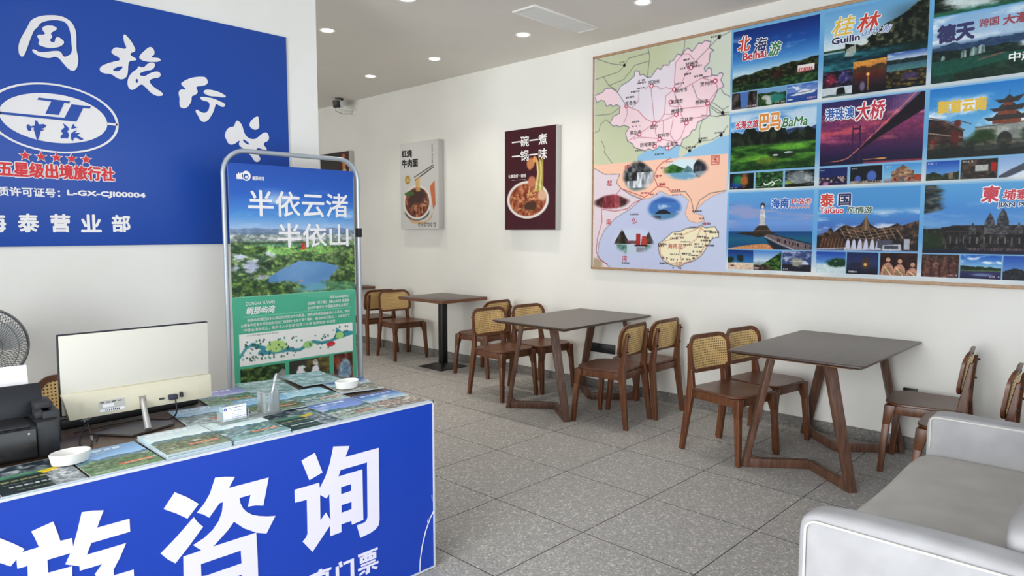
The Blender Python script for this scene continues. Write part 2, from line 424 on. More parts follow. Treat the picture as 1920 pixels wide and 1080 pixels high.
class Pic:
    def __init__(s, a):
        s.a = a; s.h, s.w = a.shape[:2]
        s.X, s.Y = np.meshgrid((np.arange(s.w) + .5) / s.w, (np.arange(s.h) + .5) / s.h)
    @staticmethod
    def new(w, h, c=(200, 200, 200)):
        a = np.zeros((h, w, 3)); a[:] = c; return Pic(a)
    def sub(s, u0, v0, u1, v1):
        x0, x1 = int(round(u0 * s.w)), max(int(round(u1 * s.w)), int(round(u0 * s.w)) + 2)
        y0, y1 = int(round(v0 * s.h)), max(int(round(v1 * s.h)), int(round(v0 * s.h)) + 2)
        return Pic(s.a[y0:y1, x0:x1])
    def mix(s, m, c):
        m = np.asarray(m, float)[..., None]; s.a[:] = s.a * (1 - m) + np.asarray(c, float) * m; return s
    def grad(s, *stops):
        v = [q[0] for q in stops]
        for k in range(3): s.a[..., k] = np.interp(s.Y, v, [q[1][k] for q in stops])
        return s
    def n(s, fx, fy, seed, o=4): return fbm(s.h, s.w, fy, fx, seed, o)
    def poly(s, pts, c, al=1.0):
        m = np.zeros((s.h, s.w)); 
        for ox in (-.25, .25):
            for oy in (-.25, .25):
                X = s.X + ox / s.w; Y = s.Y + oy / s.h; ins = np.zeros((s.h, s.w), bool)
                for (x0, y0), (x1, y1) in zip(pts, list(pts[1:]) + [pts[0]]):
                    if y0 == y1: continue
                    t = (Y - y0) / (y1 - y0)
                    ins ^= ((y0 > Y) != (y1 > Y)) & (X < x0 + t * (x1 - x0))
                m += ins * .25
        s.m = m
        return s.mix(m * al, c)
    def line(s, pts, px, c, al=1.0):
        D = np.full((s.h, s.w), 1e9)
        for (x0, y0), (x1, y1) in zip(pts[:-1], pts[1:]):
            ax, ay, bx, by = x0 * s.w, y0 * s.h, x1 * s.w, y1 * s.h
            dx, dy = bx - ax, by - ay; L = dx * dx + dy * dy + 1e-9
            px_, py_ = s.X * s.w - ax, s.Y * s.h - ay
            t = np.clip((px_ * dx + py_ * dy) / L, 0, 1)
            D = np.minimum(D, np.hypot(px_ - t * dx, py_ - t * dy))
        return s.mix(np.clip(px / 2 + .5 - D, 0, 1) * al, c)
    def ell(s, cx, cy, rx, ry, c, soft=0.1, al=1.0, wob=0.0, seed=1):
        d = np.hypot((s.X - cx) / rx, (s.Y - cy) / ry)
        if wob: d = d + wob * (s.n(10, 10, seed) - .5)
        s.m = 1 - ss(1 - soft, 1 + soft, d)
        return s.mix(s.m * al, c)
    def band(s, v0, v1, c, al=1.0): return s.mix(((s.Y >= v0) & (s.Y < v1)) * al, c)
    def rect(s, u0, v0, u1, v1, c, al=1.0): return s.mix(((s.X >= u0) & (s.X < u1) & (s.Y >= v0) & (s.Y < v1)) * al, c)
    def clouds(s, v0, v1, seed, c=(245, 248, 252), fx=3, fy=7, th=.52, al=.9):
        n = s.n(fx, fy, seed, 5); return s.mix(ss(th, th + .22, n) * ss(v0 - .05, v0 + .08, s.Y) * (1 - ss(v1 - .1, v1, s.Y)) * al, c)
    def ridge(s, v0, amp, f, seed, dark, light, v1=1.0, tf=30, p=1.6, tilt=0.0, al=1.0):
        r = fbm(1, s.w, 1, f, seed, 4)[0]; y0 = v0 - amp * (r - .5) * 2 + tilt * (s.X[0] - .5)
        m = np.clip((s.Y - y0[None]) * s.h + .5, 0, 1) * (s.Y <= v1)
        t = s.n(tf, tf, seed + 5, 3); t = np.clip((t - .25) * 2, 0, 1) ** p
        return s.mix(m * al, np.asarray(dark, float) * (1 - t[..., None]) + np.asarray(light, float) * t[..., None])
    def tex(s, mask, dark, light, fx, fy, seed, p=1.3, o=3):
        t = np.clip((s.n(fx, fy, seed, o) - .25) * 2, 0, 1) ** p
        return s.mix(mask, np.asarray(dark, float) * (1 - t[..., None]) + np.asarray(light, float) * t[..., None])
    def water(s, v0, v1, top, bot, seed, sp=18):
        m = (s.Y >= v0) & (s.Y < v1); t = np.clip((s.Y - v0) / max(v1 - v0, 1e-3), 0, 1)[..., None]
        c = np.asarray(top, float) * (1 - t) + np.asarray(bot, float) * t + (s.n(6, 40, seed, 3)[..., None] - .5) * sp * 2
        return s.mix(m, c)
    def grain(s, amp, seed=1):
        g = .6 * fbm(s.h, s.w, s.h / 3, s.w / 3, seed, 2) + .4 * fbm(s.h, s.w, s.h / 12, s.w / 12, seed + 3, 2)
        w = np.clip(1 - (s.a[..., 2] - np.maximum(s.a[..., 0], s.a[..., 1])) / 30, 0, 1) * np.clip((235 - s.a.min(-1)) / 60, 0, 1)
        s.a[:] = np.clip(s.a * (1 + amp * (w * (g - .5))[..., None] * 2), 0, 255); return s
    def dashes(s, u0, v0, u1, v1, c, rows=1, seed=0, al=.85, fill=.72):
        # unreadable print: short strokes in rows
        rng = random.Random(seed); ch = (v1 - v0) / rows
        for r in range(rows):
            u = u0
            while u < u1 - .004:
                w = ch * s.h / s.w * rng.uniform(.5, .85)
                if rng.random() < .9: s.rect(u, v0 + r * ch + ch * .12, min(u + w, u1), v0 + r * ch + ch * fill, c, al * rng.uniform(.6, 1))
                u += w * 1.25
        return s

def sheet(name, pic, O, U, V, parent, m, bend=None):
    """pic on the rectangle O (top left), U = full width vector, V = full height vector (downwards)"""
    h, w = pic.h, pic.w
    O, U, V = (np.array(q, float) for q in (O, U, V))
    if parent is not None: O = O - np.array(parent.location)
    X, Y = np.meshgrid(np.linspace(0, 1, w), np.linspace(0, 1, h))
    P = O + X[..., None] * U + Y[..., None] * V
    if bend is not None: P[..., 2] += bend(X, Y)
    P = P.reshape(-1, 3).astype(np.float32)
    i = np.arange(h * w).reshape(h, w)
    F = np.stack([i[:-1, :-1], i[1:, :-1], i[1:, 1:], i[:-1, 1:]], -1).reshape(-1, 4)
    me = bpy.data.meshes.new(name)
    me.vertices.add(len(P)); me.vertices.foreach_set('co', P.ravel())
    me.loops.add(F.size); me.loops.foreach_set('vertex_index', F.ravel().astype(np.int32))
    me.polygons.add(len(F)); me.polygons.foreach_set('loop_start', (np.arange(len(F)) * 4).astype(np.int32))
    me.update(calc_edges=True)
    at = me.color_attributes.new('Col', 'FLOAT_COLOR', 'POINT')
    c = np.ones((h * w, 4), np.float32); c[:, :3] = s2l(np.clip(pic.a, 0, 255) / 255).reshape(-1, 3)
    at.data.foreach_set('color', c.ravel())
    me.materials.append(m)
    if bend is not None: me.shade_smooth()
    return link(bpy.data.objects.new(name, me), parent)

# letter outlines in metres on their boards, map outlines as fractions of the map
TR = {
 'xun': [[(1.2205,0.6304),(1.2746,0.6472),(1.3039,0.5654),(1.2498,0.5503)],[(1.1905,0.53),(1.2892,0.5298),(1.291,0.5075),(1.3163,0.5439),(1.3376,0.5933),(1.3533,0.6532),(1.4224,0.6392),(1.4031,0.6004),(1.5563,0.6007),(1.5546,0.3069),(1.5501,0.2837),(1.5339,0.2716),(1.5112,0.2643),(1.464,0.2603),(1.4489,0.3149),(1.4844,0.3152),(1.4945,0.3207),(1.4992,0.3338),(1.5016,0.555),(1.3812,0.5547),(1.3708,0.5319),(1.478,0.5323),(1.4781,0.3283),(1.427,0.3251),(1.4252,0.341),(1.3788,0.3414),(1.3791,0.3107),(1.3316,0.3103),(1.3312,0.3532),(1.255,0.2749),(1.2168,0.3265),(1.2325,0.3394),(1.2376,0.3512),(1.2382,0.4795),(1.191,0.4821)],[(1.2914,0.4824),(1.3182,0.461),(1.3312,0.4757),(1.3332,0.3711),(1.3154,0.4066),(1.2903,0.3831)],[(1.3812,0.4872),(1.4274,0.4873),(1.4268,0.4605),(1.381,0.4593)],[(1.3816,0.417),(1.428,0.4161),(1.4273,0.3869),(1.3814,0.3861)]],
 'zi': [[(0.7802,0.6362),(0.8178,0.6089),(0.8524,0.5771),(0.8151,0.5388),(0.7812,0.5666),(0.745,0.5914)],[(0.8352,0.5369),(0.847,0.5166),(0.8631,0.4965),(0.8179,0.448),(0.7728,0.4045),(0.7502,0.4256),(0.7306,0.4513),(0.7828,0.4911)],[(0.9086,0.6499),(0.9406,0.6445),(0.9739,0.6354),(0.9518,0.6027),(1.0932,0.6014),(1.0706,0.5066),(1.0429,0.5155),(1.0165,0.5191),(1.0273,0.558),(0.9873,0.5583),(0.9894,0.5396),(0.9974,0.5199),(1.0107,0.5019),(1.0313,0.4851),(1.0559,0.4734),(1.0845,0.4635),(1.1138,0.4563),(1.079,0.4031),(1.0433,0.4176),(0.9985,0.448),(0.9653,0.4818),(0.9442,0.4585),(0.8932,0.419),(1.0419,0.4181),(1.0439,0.3246),(1.0437,0.1483),(0.7918,0.1679),(0.7982,0.4178),(0.8551,0.4186),(0.8296,0.4454),(0.8655,0.4571),(0.8952,0.4761),(0.9157,0.5001),(0.9272,0.5272),(0.9317,0.56),(0.9195,0.5601),(0.8838,0.5208),(0.8652,0.5376),(0.846,0.5491),(0.8696,0.5714),(0.8899,0.6007)],[(0.8516,0.3734),(0.9863,0.3732),(0.9875,0.3271),(0.8672,0.3281),(0.8513,0.3323)],[(0.8511,0.2918),(0.9862,0.287),(0.9859,0.2146),(0.8506,0.2241)]],
 'you': [[(0.2633,0.6792),(0.3285,0.6351),(0.3573,0.6106),(0.3809,0.5872),(0.3754,0.5798),(0.4143,0.5809),(0.4071,0.6068),(0.3987,0.6312),(0.4513,0.6431),(0.4593,0.6115),(0.4657,0.5817),(0.4948,0.5805),(0.4958,0.5537),(0.5087,0.5955),(0.5225,0.649),(0.5493,0.6456),(0.5784,0.6378),(0.5685,0.6151),(0.559,0.5906),(0.6464,0.5909),(0.6466,0.5503),(0.5421,0.5498),(0.5291,0.5184),(0.6338,0.5183),(0.6161,0.4808),(0.5963,0.448),(0.5967,0.4303),(0.6514,0.4283),(0.6509,0.3872),(0.5968,0.3891),(0.5914,0.2635),(0.5734,0.2477),(0.538,0.2588),(0.5242,0.302),(0.5534,0.2941),(0.5555,0.3866),(0.5107,0.3883),(0.5107,0.4294),(0.5592,0.4269),(0.5469,0.4512),(0.5678,0.4764),(0.5098,0.4771),(0.5093,0.4909),(0.4747,0.5089),(0.4891,0.5374),(0.4322,0.5374),(0.4322,0.4995),(0.4914,0.4974),(0.4855,0.378),(0.4757,0.3275),(0.4352,0.3315),(0.4355,0.3761),(0.4446,0.3768),(0.4498,0.4485),(0.4299,0.4496),(0.4195,0.3828),(0.3908,0.3398),(0.3662,0.3725),(0.3834,0.4416),(0.3856,0.5368),(0.3622,0.5373),(0.3615,0.5639),(0.3476,0.5491),(0.3251,0.5668),(0.2571,0.62)]],
 'piao': [[(1.4516,0.1935),(1.5435,0.194),(1.5438,0.1847),(1.5134,0.1848),(1.5138,0.1799),(1.536,0.1791),(1.5362,0.1523),(1.46,0.1537),(1.4598,0.1793),(1.4803,0.1793),(1.4799,0.1825),(1.4525,0.1829)],[(1.4731,0.1705),(1.4801,0.1705),(1.4804,0.1628),(1.4734,0.163)],[(1.4944,0.1836),(1.5003,0.1836),(1.5005,0.1794),(1.4946,0.1794)],[(1.4937,0.1698),(1.5003,0.1696),(1.5004,0.1619),(1.4938,0.1622)],[(1.5136,0.1707),(1.5202,0.1704),(1.5206,0.163),(1.5139,0.1633)],[(1.4645,0.148),(1.5313,0.1482),(1.5316,0.1403),(1.4648,0.1402)],[(1.4504,0.1367),(1.5455,0.1364),(1.5458,0.1269),(1.5056,0.1275),(1.5046,0.1033),(1.4868,0.0999),(1.4835,0.1111),(1.4901,0.1128),(1.4904,0.1272),(1.4508,0.1263)],[(1.4791,0.122),(1.4848,0.1148),(1.4589,0.1054),(1.4528,0.1112)],[(1.5181,0.1243),(1.5427,0.1133),(1.5352,0.1041),(1.5125,0.1181)]],
 'men': [[(1.3512,0.1801),(1.3648,0.1805),(1.3652,0.0888),(1.3516,0.0901)],[(1.3639,0.1914),(1.3761,0.1954),(1.3823,0.1737),(1.3694,0.173)],[(1.3844,0.1876),(1.432,0.1876),(1.4324,0.0831),(1.4284,0.0744),(1.4136,0.073),(1.4093,0.0838),(1.4173,0.0889),(1.4173,0.1766),(1.3857,0.1765)]],
 'dong': [[(1.2408,0.1875),(1.2782,0.1892),(1.2783,0.1959),(1.2924,0.196),(1.2939,0.1896),(1.3319,0.1881),(1.3317,0.1789),(1.2936,0.1785),(1.3212,0.1752),(1.3207,0.1101),(1.2429,0.1131),(1.2446,0.1745),(1.2406,0.178)],[(1.2558,0.1703),(1.2756,0.1697),(1.2754,0.1629),(1.2556,0.1634)],[(1.2892,0.1694),(1.3083,0.1692),(1.3081,0.1614),(1.289,0.1617)],[(1.2553,0.153),(1.2751,0.1523),(1.2749,0.1455),(1.2552,0.1462)],[(1.2887,0.152),(1.3078,0.1516),(1.3076,0.1438),(1.2886,0.1446)]],
 'guo': [[(0.848,2.4888),(0.8714,2.5091),(0.8986,2.5228),(0.9328,2.5327),(0.9644,2.5372),(0.9947,2.5328),(1.0178,2.5189),(1.031,2.4979),(1.0381,2.4676),(1.0376,2.426),(1.037,2.3812),(1.0424,2.3438),(1.0398,2.3177),(1.0284,2.2853),(1.0152,2.2761),(0.9971,2.2834),(0.9758,2.3067),(0.948,2.3328),(0.9161,2.3221),(0.8837,2.3226),(0.8627,2.329),(0.85,2.339),(0.8479,2.351),(0.8559,2.3515),(0.8768,2.3439),(0.9066,2.3503),(0.9425,2.3613),(0.9645,2.3616),(0.9802,2.3407),(0.9944,2.3464),(1.0127,2.364),(1.0162,2.4219),(1.0138,2.4627),(1.0043,2.4986),(0.9936,2.5106),(0.9689,2.5147),(0.9385,2.5098),(0.9082,2.4986),(0.8861,2.4831),(0.8745,2.4638),(0.8605,2.4471),(0.8486,2.4201),(0.8349,2.3807),(0.8227,2.3448),(0.8123,2.3184),(0.8041,2.3093),(0.7965,2.3125),(0.7907,2.3419),(0.7935,2.3667),(0.8046,2.3992),(0.8262,2.4431),(0.8408,2.4751)],[(0.896,2.4667),(0.9085,2.4761),(0.9263,2.4814),(0.9453,2.4807),(0.9554,2.4728),(0.9443,2.4596),(0.9285,2.4423),(0.9334,2.4293),(0.9234,2.4086),(0.9307,2.4022),(0.9418,2.4059),(0.9482,2.4244),(0.9567,2.4314),(0.973,2.4245),(0.983,2.4123),(0.9715,2.3928),(0.9516,2.3806),(0.9239,2.3722),(0.8969,2.3725),(0.8746,2.3822),(0.8782,2.4014),(0.8712,2.4216),(0.8998,2.4335),(0.9041,2.439),(0.8978,2.4485),(0.8934,2.4584)]],
 'lv': [[(1.2646,2.5064),(1.277,2.4974),(1.2931,2.4789),(1.3073,2.4546),(1.3131,2.4303),(1.2884,2.4077),(1.2998,2.397),(1.3174,2.3845),(1.3058,2.3781),(1.2834,2.3688),(1.2757,2.3476),(1.2728,2.3182),(1.2648,2.2879),(1.2507,2.2731),(1.2338,2.2686),(1.2174,2.2733),(1.1917,2.2871),(1.1592,2.2871),(1.1418,2.2949),(1.1403,2.3105),(1.1494,2.3227),(1.1744,2.3393),(1.2078,2.3557),(1.2366,2.3732),(1.2287,2.3826),(1.2061,2.3928),(1.1983,2.402),(1.2039,2.4173),(1.2175,2.4298),(1.2407,2.4313),(1.2659,2.4331),(1.2705,2.4404),(1.2637,2.4607),(1.2592,2.4885),(1.2597,2.5)],[(1.2015,2.3101),(1.2163,2.325),(1.2333,2.3343),(1.2476,2.3349),(1.2411,2.322),(1.2256,2.3094),(1.2106,2.3069)],[(1.3908,2.4648),(1.4047,2.4582),(1.4103,2.4408),(1.4069,2.4254),(1.3958,2.4134),(1.4152,2.4121),(1.4366,2.4103),(1.4406,2.4035),(1.4324,2.3958),(1.4,2.3872),(1.3648,2.384),(1.3407,2.3897),(1.3335,2.4012),(1.34,2.4152),(1.36,2.4389),(1.3783,2.4577)],[(1.327,2.3508),(1.3407,2.3476),(1.3566,2.3547),(1.3748,2.3736),(1.3928,2.3822),(1.4086,2.3794),(1.4091,2.3665),(1.3948,2.3456),(1.3698,2.3359),(1.3448,2.3227),(1.3297,2.3092),(1.3371,2.3031),(1.3545,2.304),(1.3797,2.3209),(1.405,2.3343),(1.4265,2.3378),(1.4375,2.3265),(1.4308,2.3105),(1.4,2.2982),(1.3818,2.2861),(1.3797,2.2766),(1.3879,2.263),(1.412,2.2442),(1.4384,2.2293),(1.4451,2.2171),(1.4285,2.2081),(1.407,2.2081),(1.3827,2.2214),(1.359,2.2439),(1.3386,2.2563),(1.3173,2.2414),(1.2977,2.2239),(1.2823,2.2216),(1.2711,2.2382),(1.2696,2.2597),(1.2783,2.2901),(1.3,2.319),(1.3213,2.3389)],[(1.309,2.273),(1.3156,2.2832),(1.3206,2.2803),(1.3201,2.2674),(1.3147,2.2611),(1.3097,2.2659)]],
 'xing': [[(1.5468,2.2924),(1.5607,2.3081),(1.5881,2.3259),(1.6248,2.3407),(1.6586,2.3482),(1.6801,2.3485),(1.6915,2.3374),(1.6947,2.3225),(1.6864,2.3089),(1.6629,2.2977),(1.6288,2.285),(1.6286,2.2789),(1.635,2.2646),(1.6321,2.2519),(1.618,2.2393),(1.6025,2.2295),(1.5987,2.2077),(1.5888,2.1851),(1.5731,2.1648),(1.5534,2.1569),(1.5389,2.162),(1.5337,2.1809),(1.5349,2.2111),(1.531,2.2406),(1.5365,2.2534),(1.55,2.2614),(1.5686,2.2656),(1.558,2.2776)],[(1.6717,2.2698),(1.6822,2.2781),(1.7056,2.2815),(1.7339,2.2803),(1.7622,2.275),(1.7875,2.2645),(1.7975,2.2565),(1.7805,2.2494),(1.7454,2.2486),(1.7044,2.2467),(1.6798,2.254),(1.6714,2.2606)],[(1.6496,2.2299),(1.6668,2.2359),(1.6978,2.2365),(1.729,2.233),(1.7604,2.2232),(1.7904,2.2098),(1.7884,2.1985),(1.7786,2.1932),(1.7595,2.198),(1.7374,2.2029),(1.7323,2.1913),(1.7235,2.1653),(1.7065,2.1321),(1.6836,2.103),(1.6646,2.0931),(1.6494,2.0991),(1.635,2.1236),(1.6241,2.1576),(1.6451,2.1494),(1.6696,2.1456),(1.6887,2.1579),(1.7006,2.1842),(1.6998,2.2058),(1.6907,2.2123),(1.669,2.2141),(1.6539,2.2212)]],
 'she': [[(1.8615,2.1226),(1.8788,2.1137),(1.8918,2.0932),(1.9,2.0647),(1.9129,2.0396),(1.931,2.0266),(1.962,2.0236),(1.9811,2.0314),(2.0071,2.0533),(2.0299,2.0691),(2.0444,2.0712),(2.0537,2.0625),(2.0596,2.0419),(2.0542,2.0248),(2.0245,1.9995),(2.0336,1.9822),(2.0422,1.9694),(2.0203,1.966),(1.9855,1.9705),(1.9756,1.9592),(1.9831,1.9449),(1.9904,1.9275),(1.9993,1.9072),(1.9893,1.8914),(1.9765,1.8869),(1.9626,1.894),(1.9431,1.9208),(1.9129,1.9436),(1.886,1.9664),(1.8727,1.977),(1.8701,1.9914),(1.8736,2.0035),(1.8473,1.9879),(1.8231,1.9784),(1.8068,1.9828),(1.7943,2.0048),(1.7866,2.0214),(1.7898,2.0447),(1.8024,2.0677),(1.8206,2.0812),(1.8387,2.086),(1.8465,2.097),(1.8531,2.1137)],[(1.8928,2.0135),(1.9059,2.0124),(1.924,2.0023),(1.9315,1.9926),(1.9267,1.9883),(1.9114,1.9922),(1.8979,2.0028)],[(1.9931,2.1613),(1.9959,2.1491),(1.9982,2.1226),(1.9974,2.0987),(1.986,2.0855),(1.9701,2.0815),(1.9486,2.0905),(1.9391,2.1042),(1.9434,2.1224),(1.9597,2.1435),(1.9789,2.159)]],
 'logoT': [[(0.8617,2.1219),(0.9962,2.1208),(0.9915,2.1098),(0.9699,2.1107),(0.9428,2.047),(0.8866,2.0464),(0.9141,2.1098),(0.855,2.111)],[(0.5095,2.0426),(0.6174,2.0327),(0.7024,2.0336),(0.968,2.0353),(1.0021,2.1068),(1.0886,2.1079),(1.083,2.0954),(1.0528,2.0954),(1.0196,2.0222),(0.7018,2.0224),(0.6169,2.0224),(0.5088,2.0292)]],
 'logozhong': [[(0.8424,2.0088),(0.8501,2.0078),(0.857,1.9905),(0.8773,1.9946),(0.8879,1.9885),(0.8796,1.9767),(0.8652,1.9697),(0.879,1.9657),(0.8616,1.9585),(0.8557,1.9325),(0.8486,1.9138),(0.8428,1.9204),(0.838,1.9488),(0.8339,1.9592),(0.8346,1.9737),(0.8238,1.9708),(0.8231,1.9563),(0.8109,1.955),(0.805,1.9705),(0.8062,1.9832),(0.8155,1.9871),(0.8205,1.9776),(0.8381,1.9831)]],
 'logolv': [[(0.9603,2.0086),(0.9821,1.9895),(0.9848,1.9786),(0.9763,1.9703),(0.9836,1.9525),(0.9778,1.9334),(0.9633,1.9338),(0.947,1.9304),(0.9458,1.9395),(0.9579,1.9573),(0.9487,1.9675),(0.9556,1.9774),(0.9658,1.9877)],[(1.0059,2.0107),(1.0103,1.9981),(1.0233,1.9939),(1.0081,1.9867),(0.9948,1.9834),(0.9988,1.9987)],[(0.9938,1.961),(1.004,1.9695),(1.0177,1.9802),(1.0191,1.9747),(1.0071,1.9642),(1.0353,1.967),(1.0198,1.9542),(1.0489,1.9364),(1.0353,1.9306),(1.0127,1.9423),(1.0041,1.9359),(1.0002,1.9224),(0.9924,1.931),(0.9916,1.9496)]],
}

